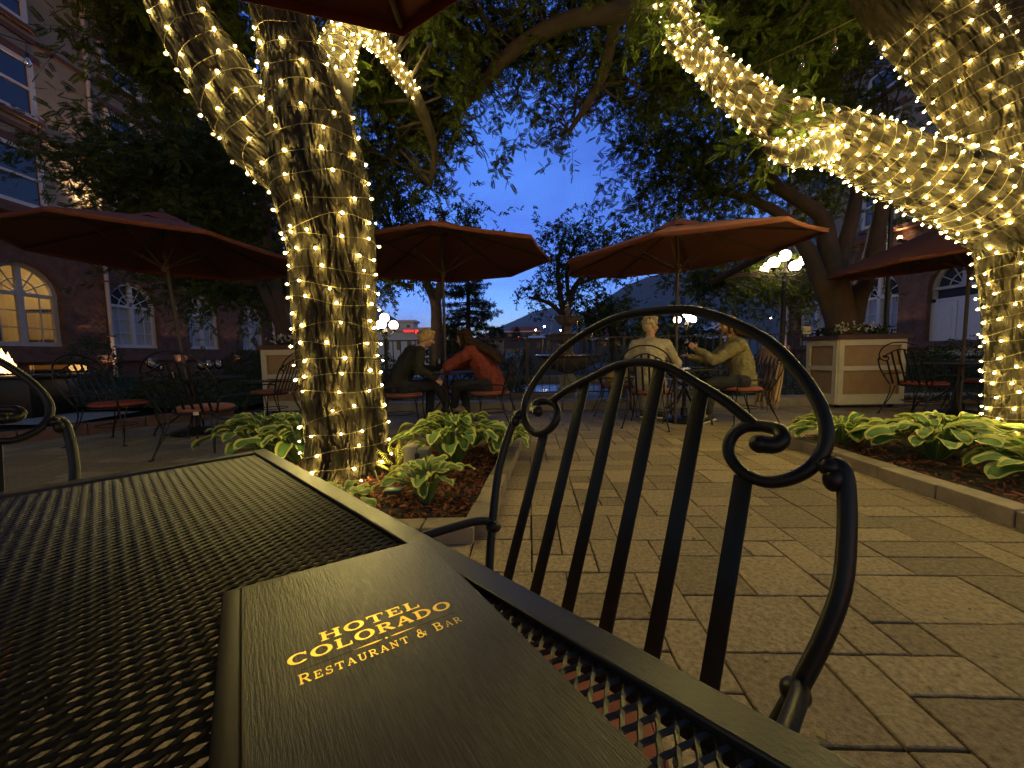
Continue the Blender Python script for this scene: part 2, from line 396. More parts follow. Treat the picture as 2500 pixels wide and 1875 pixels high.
# lawn, path and soil strip left of the kerb; lawn at the right
def sheet(name, pts, label, m, kind='structure'):
    b = MB(); b.add(pts, [tuple(range(len(pts)))]); return tag(b.build(name, MATS[m], smooth=False), label, kind=kind)
sheet('path', [(-15, 5.9, .02), (-6.9, 5.9, .02), (-7.0, 7.2, .03), (-15, 7.2, .03)], 'pale concrete path at the far left', 'concrete')
LAWN_L = [(-14.85, 7.2), (-5.2, 7.2), (-4.6, 26), (-14.85, 26)]; LAWN_R = [(4.4, 7.6), (14.8, 3.0), (14.8, 22), (5.2, 22)]
for nm, P, lb in (('lawn', LAWN_L, 'dark lawn between the terrace and the left hotel wing'), ('lawn', LAWN_R, 'dark lawn before the right hotel wing')):
    sheet(nm, [(x, y, .06 + .25 * max(0, (abs(x) - 6) / 9)) for x, y in P], lb, 'grass_base')
def grass(P, n, seed, label):
    rs = np.random.default_rng(seed); u, v = rs.random(n), rs.random(n) ** 1.6
    A, B, C_, D = (np.array(q) for q in P)
    q = (A[None] * (1 - u)[:, None] + B[None] * u[:, None]) * (1 - v)[:, None] + (D[None] * (1 - u)[:, None] + C_[None] * u[:, None]) * v[:, None]
    z = .06 + .25 * np.maximum(0, (np.abs(q[:, 0]) - 6) / 9); h = rs.uniform(.04, .11, n); a = rs.uniform(0, 6.28, n); wv = rs.uniform(.008, .018, n); le = rs.normal(0, .035, (n, 2))
    dx, dy = np.cos(a) * wv, np.sin(a) * wv; V = np.zeros((n, 4, 3))
    V[:, 0] = np.c_[q[:, 0] - dx, q[:, 1] - dy, z]; V[:, 1] = np.c_[q[:, 0] + dx, q[:, 1] + dy, z]
    V[:, 2] = np.c_[q[:, 0] + dx * .3 + le[:, 0], q[:, 1] + dy * .3 + le[:, 1], z + h]; V[:, 3] = np.c_[q[:, 0] - dx * .3 + le[:, 0], q[:, 1] - dy * .3 + le[:, 1], z + h]
    o = link('grass', npmesh('grass', V.reshape(-1, 3), np.arange(n * 4).reshape(-1, 4), MATS['grass'])); tag(o, label, 'grass', kind='stuff')
grass(LAWN_L, 16000, 5, 'short grass on the lawn at the left'); grass(LAWN_R, 12000, 6, 'short grass on the lawn at the right')

# ------------------------------------------------------------------ stone ledge, railing, pond, fountain
b = MB(); x = -3.3; r = random.Random(5)
while x < 8.4:
    l = r.uniform(.85, 1.2); b.cbox((x + l / 2, 6.83, .06 + r.uniform(-.003, .003)), (l - .012, .40, .19), .012); x += l
b.jitter(.004, 12); tag(b.build('stone_ledge', MATS['ledge_stone'], smooth=False), 'low brown stone ledge under the iron railing', 'ledge')

FY = 6.95; fx0, fx1 = -3.2, 5.5
t = thing('iron_railing', 'black wrought iron railing with scrolls along the far edge of the terrace', 'railing', (1.1, FY, 0))
rl = MB(); rl.box(((fx0 + fx1) / 2, FY, 1.258), (fx1 - fx0, .035, .022)); rl.build('top_rail', MATS['fence_iron'], t, False)
rl = MB(); rl.box(((fx0 + fx1) / 2, FY, .285), (fx1 - fx0, .03, .022)); rl.build('bottom_rail', MATS['fence_iron'], t, False)
npan = 5; pw = (fx1 - fx0) / npan
for i in range(npan + 1):
    q = MB(); q.box((fx0 + i * pw, FY, .70), (.042, .042, 1.16)); q.ball((fx0 + i * pw, FY, 1.305), .032, 10, 8); q.build('post', MATS['fence_iron'], t)
for i in range(npan):
    for k in range(1, 13):
        x = fx0 + i * pw + pw * k / 13
        if k in (6, 7): continue
        q = MB(); q.box((x, FY, .771), (.014, .014, .95)); q.build('picket', MATS['fence_iron'], t, False)
    for sgn in (-1, 1):
        cx = fx0 + (i + .5) * pw + sgn * .125; q = MB()
        q.tube([(cx + .115 * math.cos(a), FY, .78 + .115 * math.sin(a)) for a in np.linspace(0, 2 * math.pi, 28, endpoint=False)], .0075, 6, close=True)
        q.tube([(cx + (.085 - .012 * a) * math.cos(a * sgn + 1), FY, .76 + (.085 - .012 * a) * math.sin(a * sgn + 1)) for a in np.linspace(0, 6, 22)], .006, 6)
        q.tube(spline([(cx, FY, .665), (cx + sgn * .03, FY, .55), (cx - sgn * .05, FY, .42), (cx, FY, .30)], 5), .007, 6)
        q.tube(spline([(cx, FY, .895), (cx + sgn * .03, FY, 1.0), (cx - sgn * .05, FY, 1.12), (cx, FY, 1.24)], 5), .007, 6); q.build('scroll', MATS['fence_iron'], t)

PX, PY = 1.46, 10.0
wm_ = bpy.data.materials.new('water'); wm_.use_nodes = True; bb = wm_.node_tree.nodes['Principled BSDF']
bb.inputs['Base Color'].default_value = (.01, .014, .016, 1); bb.inputs['Roughness'].default_value = .06; bb.inputs['Specular IOR Level'].default_value = .8
nn = wm_.node_tree.nodes.new('ShaderNodeTexNoise'); nn.inputs['Scale'].default_value = 9; nn.inputs['Detail'].default_value = 4
tcn = wm_.node_tree.nodes.new('ShaderNodeTexCoord'); lnk(wm_.node_tree, tcn.outputs['Object'], nn.inputs['Vector'])
bpn = wm_.node_tree.nodes.new('ShaderNodeBump'); bpn.inputs['Strength'].default_value = .35; bpn.inputs['Distance'].default_value = .03
lnk(wm_.node_tree, nn.outputs['Fac'], bpn.inputs['Height']); lnk(wm_.node_tree, bpn.outputs[0], bb.inputs['Normal']); MATS['water'] = wm_
b = MB(); b.lathe([(.0, .045), (2.78, .045), (2.78, .0)], (PX, PY, 0), 64); tag(b.build('pond_water', wm_, smooth=False), 'rippled pond water reflecting the blue dusk sky', kind='structure')
b = MB()
for k in range(30):
    a = 2 * math.pi * k / 30
    if math.sin(a) < -.96: continue
    b.cbox((PX + 2.9 * math.cos(a), PY + 2.9 * math.sin(a), .11), (.30, .60, .26), .015, Matrix.Rotation(a, 3, 'Z'))
b.jitter(.004, 9); tag(b.build('pond_kerb', MATS['ledge_stone'], smooth=False), 'round stone kerb of the fountain pond', 'kerb')

mat('fountain_stone', (.15, .115, .08), .6, var=.35, vscale=9, bump=.6, bscale=45, bdist=.01)
glassmat('white_water', (.86, .9, .95), .80, .12)
mat('pale_stone', (.34, .29, .21), .75, var=.3, vscale=8, bump=.4, bscale=50, bdist=.01)
t = thing('fountain', 'three tiered brown stone fountain standing in the pond', 'fountain', (PX, PY, 0))
b = MB(); b.lathe([(.27, 0), (.27, .10), (.2, .16), (.21, .34), (.17, .40), (.14, .46)], (PX, PY, 0), 24); b.build('foot', MATS['pale_stone'], t)
b = MB(); b.lathe([(.14, .46), (.18, .50), (.50, .60), (.70, .74), (.74, .86), (.86, .91), (.87, .945), (.82, .95), (.74, .92), (.10, .90)], (PX, PY, 0), 40); b.build('lower_bowl', MATS['fountain_stone'], t)
b = MB(); b.lathe([(.10, .90), (.17, .94), (.12, 1.02), (.14, 1.10), (.11, 1.16), (.16, 1.22), (.40, 1.27), (.52, 1.36), (.60, 1.44), (.63, 1.46), (.62, 1.485), (.56, 1.48), (.08, 1.45)], (PX, PY, 0), 36); b.build('middle_bowl', MATS['fountain_stone'], t)
b = MB(); b.lathe([(.08, 1.45), (.12, 1.48), (.075, 1.56), (.10, 1.64), (.08, 1.68), (.20, 1.72), (.30, 1.80), (.33, 1.88), (.375, 1.91), (.37, 1.935), (.33, 1.93), (.05, 1.90)], (PX, PY, 0), 32); b.build('upper_bowl', MATS['fountain_stone'], t)
b = MB(); b.lathe([(.05, 1.90), (.08, 1.95), (.045, 1.98), (.07, 2.03), (.085, 2.09), (.06, 2.15), (.03, 2.19), (.001, 2.21)], (PX, PY, 0), 16); b.build('finial', MATS['fountain_stone'], t)
b = MB(); b.lathe([(.035, 2.17), (.045, 2.22), (.03, 2.30), (.012, 2.35), (.001, 2.37)], (PX, PY, 0), 12); b.jitter(.01, 18); b.build('water_jet', MATS['white_water'], t)
for nm, rr, zz, cnt, zl in (('upper_water', .36, 1.935, 16, 1.50), ('middle_water', .60, 1.485, 22, .96)):
    b = MB(); b.lathe([(.0, zz + .006), (rr - .02, zz + .006), (rr + .025, zz - .005), (rr + .03, zz - .03)], (PX, PY, 0), 32)
    for k in range(cnt):
        a = 2 * math.pi * k / cnt + rnd.uniform(-.1, .1); e = rr + .03
        b.tube([(PX + (e + .012 * j) * math.cos(a), PY + (e + .012 * j) * math.sin(a), lerp(zz - .01, zl, (j / 5) ** 1.5)) for j in range(6)], [.004, .0032, .0026, .0022, .002, .0015], 5)
    b.build(nm, MATS['white_water'], t)
b = MB(); b.lathe([(.10, .955), (.84, .955), (.885, .945), (.885, .925)], (PX, PY, 0), 40); b.build('lower_water', MATS['white_water'], t)

# bits of leaf and grit blown over the pavers
rs = np.random.default_rng(77); n = 900; x = rs.uniform(-2.5, 5.5, n); y = rs.uniform(.4, 6.4, n); V = np.zeros((n, 4, 3)); a = rs.uniform(0, 6.28, n); L = rs.uniform(.004, .016, n); W_ = L * rs.uniform(.3, .7, n)
for k, (p_, q_) in enumerate(((-1, 0), (0, -1), (1, 0), (0, 1))): V[:, k] = np.c_[x + np.cos(a) * L * p_ - np.sin(a) * W_ * q_, y + np.sin(a) * L * p_ + np.cos(a) * W_ * q_, .004 + rs.uniform(0, .006, n)]
mat('litter', (.20, .17, .07), .9, island=.7)
tag(link('leaf_litter', npmesh('leaf_litter', V.reshape(-1, 3), np.arange(n * 4).reshape(-1, 4), MATS['litter'])), 'small dry leaf bits scattered over the pavers', 'leaf litter', kind='stuff')

# ================================================================== HOTEL WINGS
def facade_mat(name, kind, axis_scale=1.):
    m = bpy.data.materials.new(name); m.use_nodes = True; nt = m.node_tree; N = nt.nodes; b = N['Principled BSDF']; b.inputs['Roughness'].default_value = .9
    tc = N.new('ShaderNodeTexCoord'); sp = N.new('ShaderNodeSeparateXYZ'); cb = N.new('ShaderNodeCombineXYZ'); lnk(nt, tc.outputs['Object'], sp.inputs[0])
    lnk(nt, sp.outputs['Y'], cb.inputs['X']); lnk(nt, sp.outputs['Z'], cb.inputs['Y']); lnk(nt, sp.outputs['X'], cb.inputs['Z'])
    n = N.new('ShaderNodeTexNoise'); n.inputs['Detail'].default_value = 8; n.inputs['Roughness'].default_value = .65
    r = N.new('ShaderNodeValToRGB'); r.color_ramp.elements[0].position = .3; r.color_ramp.elements[1].position = .7
    if kind == 'stucco':
        n.inputs['Scale'].default_value = 1.2; r.color_ramp.elements[0].color = (.30, .27, .22, 1); r.color_ramp.elements[1].color = (.40, .36, .295, 1)
        mp = N.new('ShaderNodeMapping'); mp.inputs['Scale'].default_value = (3, 3, 9); lnk(nt, tc.outputs['Object'], mp.inputs[0])
        n2 = N.new('ShaderNodeTexNoise'); n2.inputs['Scale'].default_value = 2.2; n2.inputs['Detail'].default_value = 5; lnk(nt, mp.outputs[0], n2.inputs['Vector']); dist, st = .12, .9
    else:
        n.inputs['Scale'].default_value = 3; r.color_ramp.elements[0].color = (.095, .048, .032, 1); r.color_ramp.elements[1].color = (.20, .105, .068, 1)
        n2 = N.new('ShaderNodeTexNoise'); n2.inputs['Scale'].default_value = 7; n2.inputs['Detail'].default_value = 6; lnk(nt, tc.outputs['Object'], n2.inputs['Vector']); dist, st = .09, .8
    lnk(nt, tc.outputs['Object'], n.inputs['Vector']); lnk(nt, n.outputs['Fac'], r.inputs[0]); lnk(nt, r.outputs[0], b.inputs['Base Color'])
    bp = N.new('ShaderNodeBump'); bp.inputs['Strength'].default_value = st; bp.inputs['Distance'].default_value = dist
    lnk(nt, n2.outputs['Fac'], bp.inputs['Height']); lnk(nt, bp.outputs[0], b.inputs['Normal']); MATS[name] = m
facade_mat('stucco', 'stucco'); facade_mat('sandstone', 'stone')
mat('band', (.15, .075, .055), .85, var=.2, vscale=5)
mat('trim', (.50, .47, .42), .6, var=.08, vscale=6)
mat('white_trim', (.66, .66, .66), .55, var=.06, vscale=6)
mat('downspout', (.52, .47, .42), .5, var=.1, vscale=5)
mat('curtain', (.46, .48, .52), .8, var=.28, vscale=3, stretch=(1, 9, .3))  # fold shading painted as vertical light and dark stripes on flat panes
mat('eave', (.20, .15, .10), .8, var=.15, vscale=4)
mat('roof_slate', (.07, .055, .05), .8, var=.2, vscale=5)
mat('dark_pane', (.03, .036, .05), .08, spec=.9)
mat('interior', (.66, .55, .34), .8)
mat('picture_frame', (.02, .014, .01), .5)
mat('mirror_face', (.42, .33, .18), .3)
glassmat('pane_glass', (.95, .95, .95), .92)
glow('lamp_glass', (1.0, .66, .32), 26)

WX = 15.0
def wing(side, name, label, arches, uppers, y0, y1, eave_z, door=None, lit=None):
    """one hotel wing; side -1 is the left wing, +1 the right. Facade plane x = side*WX, facing the courtyard"""
    X = side * WX; s = -side                                       # s: direction out of the wall towards the court
    t = thing(name, label, 'hotel wing', (X, (y0 + y1) / 2, 0))
    ztop = 5.45; rv = .32                                          # ground storey height, depth of the window reveals
    # --- ground storey wall with true arched openings
    wl = MB(); ys = [y0]
    for c, hw, sill, spring in arches: ys += [c - hw, c + hw]
    ys.append(y1)
    def quad(ya, yb, za, zb, x=X, m=0): wl.add([(x, ya, za), (x, yb, za), (x, yb, zb), (x, ya, zb)], [(0, 1, 2, 3)], m)
    for i in range(0, len(ys), 2): quad(ys[i], ys[i + 1], -.2, ztop)
    NA = 18
    for c, hw, sill, spring in arches:
        quad(c - hw, c + hw, -.2, sill)
        arc = [(c - hw * math.cos(math.pi * k / NA), spring + hw * math.sin(math.pi * k / NA)) for k in range(NA + 1)]
        for k in range(NA): wl.add([(X, arc[k][0], arc[k][1]), (X, arc[k + 1][0], arc[k + 1][1]), (X, arc[k + 1][0], ztop), (X, arc[k][0], ztop)], [(0, 1, 2, 3)])
        prof = [(c - hw, sill)] + arc + [(c + hw, sill)]; n = len(prof)                # the reveal
        wl.add([(X, a, z) for a, z in prof] + [(X - s * rv, a, z) for a, z in prof], [(i, (i + 1) % n, n + (i + 1) % n, n + i) for i in range(n)])
    quad(y0, y1, -.2, ztop, X - s * .9); wl.build('ground_storey_wall', MATS['sandstone'], t, False)
    # rock-faced blocks standing proud of that wall
    bk = MB(); r = random.Random(20 + side); zz = .35; course = 0
    while zz < ztop - .3:
        hgt = r.choice((.34, .42, .5)); y = y0 - r.uniform(0, .5)
        while y < y1:
            l = r.uniform(.55, 1.15); ya, yb, za, zb = y + .012, y + l - .012, zz + .012, zz + hgt - .012; y += l
            hit = False
            for c, hw, sill, spring in arches:
                e = .22
                if yb > c - hw - e and ya < c + hw + e and zb > sill - .25:
                    if za < spring: hit = True
                    else:
                        dy = 0 if ya <= c <= yb else min(abs(ya - c), abs(yb - c))
                        if math.hypot(dy, za - spring) < hw + e: hit = True
            if hit or ya < y0 or yb > y1: continue
            nx, nz = 4, 3; vs = []
            for j in range(nz):
                for i in range(nx):
                    edge = i in (0, nx - 1) or j in (0, nz - 1)
                    vs.append((X + s * (.006 if edge else r.uniform(.02, .085)), lerp(ya, yb, i / (nx - 1)) + (0 if edge else r.uniform(-.04, .04)), lerp(za, zb, j / (nz - 1)) + (0 if edge else r.uniform(-.04, .04))))
            bk.add(vs, [(j * nx + i, j * nx + i + 1, (j + 1) * nx + i + 1, (j + 1) * nx + i) for j in range(nz - 1) for i in range(nx - 1)])
        zz += hgt
    bk.build('stone_blocks', MATS['sandstone'], t, False)
    # --- upper wall and bands, eave, roof
    up = MB(); up.bbox((min(X, X - s * .8), y0, ztop + .25), (max(X, X - s * .8), y1, eave_z)); up.build('upper_wall', MATS['stucco'], t, False)
    bd = MB(); bd.bbox((min(X - s * .3, X + s * .28), y0, ztop), (max(X - s * .3, X + s * .28), y1, ztop + .16)); bd.bbox((min(X - s * .3, X + s * .16), y0, ztop + .16), (max(X - s * .3, X + s * .16), y1, ztop + .30))
    for z in (8.12, 10.98): bd.bbox((min(X, X + s * .06), y0, z), (max(X, X + s * .06), y1, z + .16))
    bd.bbox((min(X - s * .2, X + s * .16), y0, .98), (max(X - s * .2, X + s * .16), y1, 1.2)); bd.build('stone_band', MATS['band'], t, False)
    ev = MB(); ev.bbox((min(X - s * .9, X + s * 1.15), y0, eave_z), (max(X - s * .9, X + s * 1.15), y1, eave_z + .12)); ev.bbox((min(X + s * 1.15, X + s * 1.3), y0, eave_z + .02), (max(X + s * 1.15, X + s * 1.3), y1, eave_z + .22)); ev.build('eave', MATS['eave'], t, False)
    rf = MB(); rf.add([(X + s * 1.3, y0, eave_z + .22), (X + s * 1.3, y1, eave_z + .22), (X - s * 5, y1, eave_z + 3.2), (X - s * 5, y0, eave_z + 3.2)], [(0, 1, 2, 3)]); rf.build('roof', MATS['roof_slate'], t, False)
    # --- arched windows
    for ai, (c, hw, sill, spring) in enumerate(arches):
        xw = X - s * (rv - .10); isdoor = door == ai; islit = lit == ai
        f = MB(); fw = .13
        def bar(ya, yb, za, zb, d=.08): f.bbox((xw - d / 2, ya, za), (xw + d / 2, yb, zb))
        ao = [(c - hw * math.cos(math.pi * k / 24), spring + hw * math.sin(math.pi * k / 24)) for k in range(25)]
        ain = [(c - (hw - fw) * math.cos(math.pi * k / 24), spring + (hw - fw) * math.sin(math.pi * k / 24)) for k in range(25)]
        for k in range(24):
            q = [ao[k], ao[k + 1], ain[k + 1], ain[k]]
            f.add([(xw + s * .05, a, z) for a, z in q] + [(xw - s * .05, a, z) for a, z in q], [(0, 1, 2, 3), (7, 6, 5, 4), (3, 2, 6, 7), (0, 4, 5, 1)])
        bar(c - hw, c - hw + fw, sill, spring); bar(c + hw - fw, c + hw, sill, spring); bar(c - hw, c + hw, spring - .05, spring + .05, .12); bar(c - hw, c + hw, sill, sill + .14, .12)
        bar(c - .07, c + .07, spring + .05, spring + hw - .06, .11)
        if not isdoor: bar(c - .075, c + .075, sill + .14, spring - .05, .11)
        def arcbar(rad, wid): f.tube([(xw, c - rad * math.cos(math.pi * k / 20), spring + rad * math.sin(math.pi * k / 20)) for k in range(21)], wid, 6)
        arcbar(hw * .48, .02); arcbar(.14, .05)
        for k in (1, 2, 4, 5):
            a = math.pi * k / 6; f.tube([(xw, c - .12 * math.cos(a), spring + .12 * math.sin(a)), (xw, c - (hw - .05) * math.cos(a), spring + (hw - .05) * math.sin(a))], .02, 6)
        hgt = spring - sill
        if not isdoor:
            for sgn in (-1, 1):
                f.tube([(xw, c + sgn * hw * .52, sill + .1), (xw, c + sgn * hw * .52, spring)], .018, 6)
                for q in (.36, .68): f.tube([(xw, c + sgn * .06, sill + hgt * q), (xw, c + sgn * (hw - .08), sill + hgt * q)], .016, 6)
        wn = f.build('arched_window', MATS['trim' if islit or isdoor else 'white_trim'], t, False)
        if isdoor: wn.name = 'arched_doorway'
        xg = xw - s * .06; pn = MB(); poly = [(c - hw, sill)] + ao + [(c + hw, sill)]
        if islit:
            pn.add([(xg, a, z) for a, z in poly], [tuple(range(len(poly)))]); pn.build('pane', MATS['pane_glass'], wn, False)
        elif isdoor:
            pn.add([(xg, a, z) for a, z in poly], [tuple(range(len(poly)))]); pn.build('pane', MATS['dark_pane'], wn, False)
            d = MB()
            for sgn in (-1, 1):
                d.cbox((xw + s * .03, c + .15 + sgn * .43, sill + 1.02), (.06, .84, 2.0), .01)
                for q in (.55, 1.45): d.cbox((xw + s * .065, c + .15 + sgn * .43, sill + q), (.02, .58, .74), .012)
            d.bbox((xw - .04, c - .76, sill + 2.03), (xw + .05, c + 1.06, sill + 2.14)); d.bbox((xw - .04, c - .84, sill), (xw + .06, c - .73, spring)); d.bbox((xw - .04, c + 1.03, sill), (xw + .06, c + 1.12, spring))
            d.bbox((xw - .04, c - hw + .05, sill), (xw + .03, c - .84, sill + .95)); d.bbox((xw - .04, c + 1.12, sill), (xw + .03, c + hw - .05, sill + .95)); d.bbox((xw - .03, c - hw + .05, sill + 1.5), (xw + .03, c - .84, sill + 1.55))
            dd = d.build('double_door', MATS['white_trim'], wn, False)
        else:
            half = [(c - hw, sill), (c - hw, spring), (c + hw, spring), (c + hw, sill)]
            pn.add([(xg, a, z) for a, z in half], [(0, 1, 2, 3)], 1); pn.add([(xg, a, z) for a, z in ao], [tuple(range(len(ao)))], 0)
            pn.build('pane', [MATS['dark_pane'], MATS['curtain']], wn, False)
    # --- upper windows
    for (c, z0, hw, hh) in uppers:
        f = MB(); xo = X + s * .015
        for ya, yb, za, zb in ((c - hw, c - hw + .14, z0, z0 + hh), (c + hw - .14, c + hw, z0, z0 + hh), (c - hw + .14, c + hw - .14, z0, z0 + .12), (c - hw + .14, c + hw - .14, z0 + hh - .12, z0 + hh), (c - hw + .14, c + hw - .14, z0 + hh * .5 - .04, z0 + hh * .5 + .04)):
            f.bbox((min(xo - s * .1, xo + s * .07), ya, za), (max(xo - s * .1, xo + s * .07), yb, zb))
        wn = f.build('sash_window', MATS['white_trim'], t, False)
        q = MB(); q.add([(X + s * .03, c - hw + .1, z0 + .1), (X + s * .03, c + hw - .1, z0 + .1), (X + s * .03, c + hw - .1, z0 + hh - .1), (X + s * .03, c - hw + .1, z0 + hh - .1)], [(0, 1, 2, 3)]); q.build('pane', MATS['dark_pane'], wn, False)
        q = MB(); q.bbox((min(X, X + s * .10), c - hw - .18, z0 + hh + .01), (max(X, X + s * .10), c + hw + .18, z0 + hh + .24)); q.build('lintel', MATS['band'], wn, False); q = MB(); q.bbox((min(X, X + s * .13), c - hw - .15, z0 - .14), (max(X, X + s * .13), c + hw + .15, z0 - .01)); q.build('sill', MATS['band'], wn, False)
    return t
# arch centres follow the photograph: y = 15 m * (focal / offset from the vanishing point)
ARL = [(c, .97, 1.48, 3.10) for c in (8.6, 12.1, 15.6, 19.05, 22.6)]
UPL = [(c, z, .76, hh) for c in (8.6, 12.1, 15.8, 19.2, 22.6) for z, hh in ((5.8, 1.8), (8.6, 1.75), (11.45, 1.25))]
TL = wing(-1, 'hotel_wing', 'left hotel wing of tan stucco over red sandstone with one yellow lit arched window', ARL, UPL, 3.0, 26.0, 13.75, lit=1)
ARR = [(c, .98, 1.0 if k else .55, 3.05) for k, c in enumerate((13.05, 16.05, 19.3))]
UPR = [(c, z, .7, 1.7) for c in (13.05, 16.05, 19.3) for z in (5.95, 8.45, 11.1)]
TR = wing(1, 'hotel_wing', 'right hotel wing of dark red sandstone with a white arched double door', ARR, UPR, 3.0, 21.4, 13.6, door=0)

# the lit room behind the yellow window
yc = 12.1; xr = -WX - .33
b = MB(); b.add([(xr, 9.6, 1.3), (xr, 14.3, 1.3), (xr - 3.2, 14.3, 1.3), (xr - 3.2, 9.6, 1.3), (xr, 9.6, 4.6), (xr, 14.3, 4.6), (xr - 3.2, 14.3, 4.6), (xr - 3.2, 9.6, 4.6)], [(0, 1, 2, 3), (4, 7, 6, 5), (3, 2, 6, 7), (0, 3, 7, 4), (1, 5, 6, 2)])
b.build('lit_room', MATS['interior'], TL, False)
for o in TL.children:                                             # open the back wall behind that window
    if o.name.startswith('ground_storey_wall'):
        me = o.data; bm = bmesh.new(); bm.from_mesh(me)
        bmesh.ops.delete(bm, geom=[f for f in bm.faces if len(f.verts) == 4 and abs(f.calc_center_median().x + WX + .9) < .01], context='FACES'); bm.to_mesh(me); bm.free()
def picture(yc, zc, w_, h_, label, inner):
    t = thing('wall_picture', label, 'picture', (xr - 3.18, yc, zc)); b = MB()
    for ya, yb, za, zb in ((-w_ / 2, w_ / 2, h_ / 2 - .1, h_ / 2), (-w_ / 2, w_ / 2, -h_ / 2, -h_ / 2 + .1), (-w_ / 2, -w_ / 2 + .1, -h_ / 2 + .1, h_ / 2 - .1), (w_ / 2 - .1, w_ / 2, -h_ / 2 + .1, h_ / 2 - .1)):
        b.bbox((xr - 3.19, yc + ya, zc + za), (xr - 3.12, yc + yb, zc + zb))
    b.build('frame', MATS['picture_frame'], t, False); b = MB(); b.bbox((xr - 3.19, yc - w_ / 2 + .1, zc - h_ / 2 + .1), (xr - 3.15, yc + w_ / 2 - .1, zc + h_ / 2 - .1)); b.build('picture_face', MATS[inner], t, False)
def picture_end(xc, zc, w_, h_, label, inner):                   # on the end wall of the room, facing the camera
    y = 14.27; t = thing('wall_picture', label, 'picture', (xc, y, zc)); b = MB()
    for xa, xb, za, zb in ((-w_ / 2, w_ / 2, h_ / 2 - .1, h_ / 2), (-w_ / 2, w_ / 2, -h_ / 2, -h_ / 2 + .1), (-w_ / 2, -w_ / 2 + .1, -h_ / 2 + .1, h_ / 2 - .1), (w_ / 2 - .1, w_ / 2, -h_ / 2 + .1, h_ / 2 - .1)):
        b.bbox((xc + xa, y - .05, zc + za), (xc + xb, y + .02, zc + zb))
    b.build('frame', MATS['picture_frame'], t, False); b = MB(); b.bbox((xc - w_ / 2 + .1, y - .02, zc - h_ / 2 + .1), (xc + w_ / 2 - .1, y + .02, zc + h_ / 2 - .1)); b.build('picture_face', MATS[inner], t, False)
picture_end(-17.25, 2.30, 1.15, 1.2, 'large dark framed mirror on the yellow wall behind the lit window', 'mirror_face')
picture(13.75, 2.30, .62, 1.2, 'narrow dark picture on the yellow wall behind the lit window', 'picture_frame')
def area(name, loc, size, energy, col, target=None):
    l = bpy.data.lights.new(name, 'POINT'); l.energy = energy; l.color = col; l.shadow_soft_size = size
    o = bpy.data.objects.new(name, l); COL.objects.link(o); o.location = loc; return o
area('room_lamp_light', (xr - 1.4, 12.2, 4.2), .2, 95, (1, .72, .30))
rl_ = thing('ceiling_lamp', 'small ceiling lamp inside the lit yellow room', 'lamp', (xr - 1.4, 12.2, 4.45)); b = MB(); b.ball((xr - 1.4, 12.2, 4.45), .1, 12, 8); b.build('lamp_bowl', MATS['trim'], rl_)

# downspouts, wall lamps
def downspout(x, y, z0, z1, label):
    t = thing('downspout', label, 'downspout', (x, y, z0)); b = MB(); s = 1 if x < 0 else -1
    b.tube(spline([(x + s * .13, y, z0), (x + s * .13, y, 5.2), (x + s * .36, y, 5.42), (x + s * .36, y, 5.9), (x + s * .14, y, 6.2), (x + s * .14, y, z1 - .9), (x + s * .2, y, z1 - .55), (x + s * .95, y, z1 - .12)], 5), .065, 10); b.build('pipe', MATS['downspout'], t)
    b = MB()
    for z in (1.9, 3.9, 7.2, 9.4): b.cbox((x + s * .1, y, z), (.22, .2, .05), .006)
    b.build('bracket', MATS['band'], t, False)
downspout(-WX, 14.45, .3, 13.75, 'pale downspout between the lit and the first curtained arched window'); downspout(-WX, 24.3, .3, 13.6, 'pale downspout at the far end of the left wing')
downspout(WX, 20.9, .3, 13.6, 'pale downspout at the far end of the right wing')
def wall_lamp(x, y, z, label, e):
    s = 1 if x < 0 else -1; t = thing('wall_lamp', label, 'wall lamp', (x, y, z)); b = MB(); b.cbox((x + s * .12, y, z), (.22, .1, .08), .01); b.tube([(x + s * .25, y, z - .02), (x + s * .25, y, z + .1)], .07, 12); b.build('housing', MATS['fence_iron'], t)
    b = MB(); b.ball((x + s * .25, y, z + .13), .075, 12, 8); b.build('lamp_glass', MATS['lamp_glass'], t)
    l = bpy.data.lights.new('wall_lamp_light', 'SPOT'); l.energy = e; l.color = (1, .60, .26); l.spot_size = R(95); l.spot_blend = .9; l.shadow_soft_size = .05
    o = bpy.data.objects.new('wall_lamp_light', l); COL.objects.link(o); o.location = (x + s * .34, y, z + .16); o.rotation_euler = Vector((s * .16, 0, -1)).to_track_quat('Z', 'Y').to_euler()
wall_lamp(-WX, 14.05, 5.95, 'bright uplight on the left wing just above the sandstone storey', 420)
wall_lamp(WX, 14.9, 5.0, 'warm lamp on the right wing above the parasol', 120)
for yy in (14.2, 17.35, 20.9):                                     # grazing uplights at the foot of the piers (their glow is seen on the stone)
    for s in (-1, 1):
        if s > 0 and yy < 15: yy2 = 14.75
        else: yy2 = yy
        t = thing('ground_uplight', ('ground uplight at the foot of the ' + ('left' if s < 0 else 'right') + ' wing, ' + {14.2: 'nearest', 17.35: 'middle', 20.9: 'farthest'}[yy] + ' one'), 'uplight', (s * (WX - .35), yy2, .3), 0, 'uplights along the hotel wings')
        b = MB(); b.tube([(s * (WX - .35), yy2, .1), (s * (WX - .35), yy2, .40)], .06, 12); b.build('housing', MATS['fence_iron'], t)
        l = bpy.data.lights.new('uplight_light', 'SPOT'); l.energy = 90; l.color = (1, .62, .36); l.spot_size = R(70); l.spot_blend = .8; l.shadow_soft_size = .02
        o = bpy.data.objects.new('uplight_light', l); COL.objects.link(o); o.location = (s * (WX - .30), yy2, .46); o.rotation_euler = Vector((s * .02, 0, -1)).to_track_quat('Z', 'Y').to_euler()

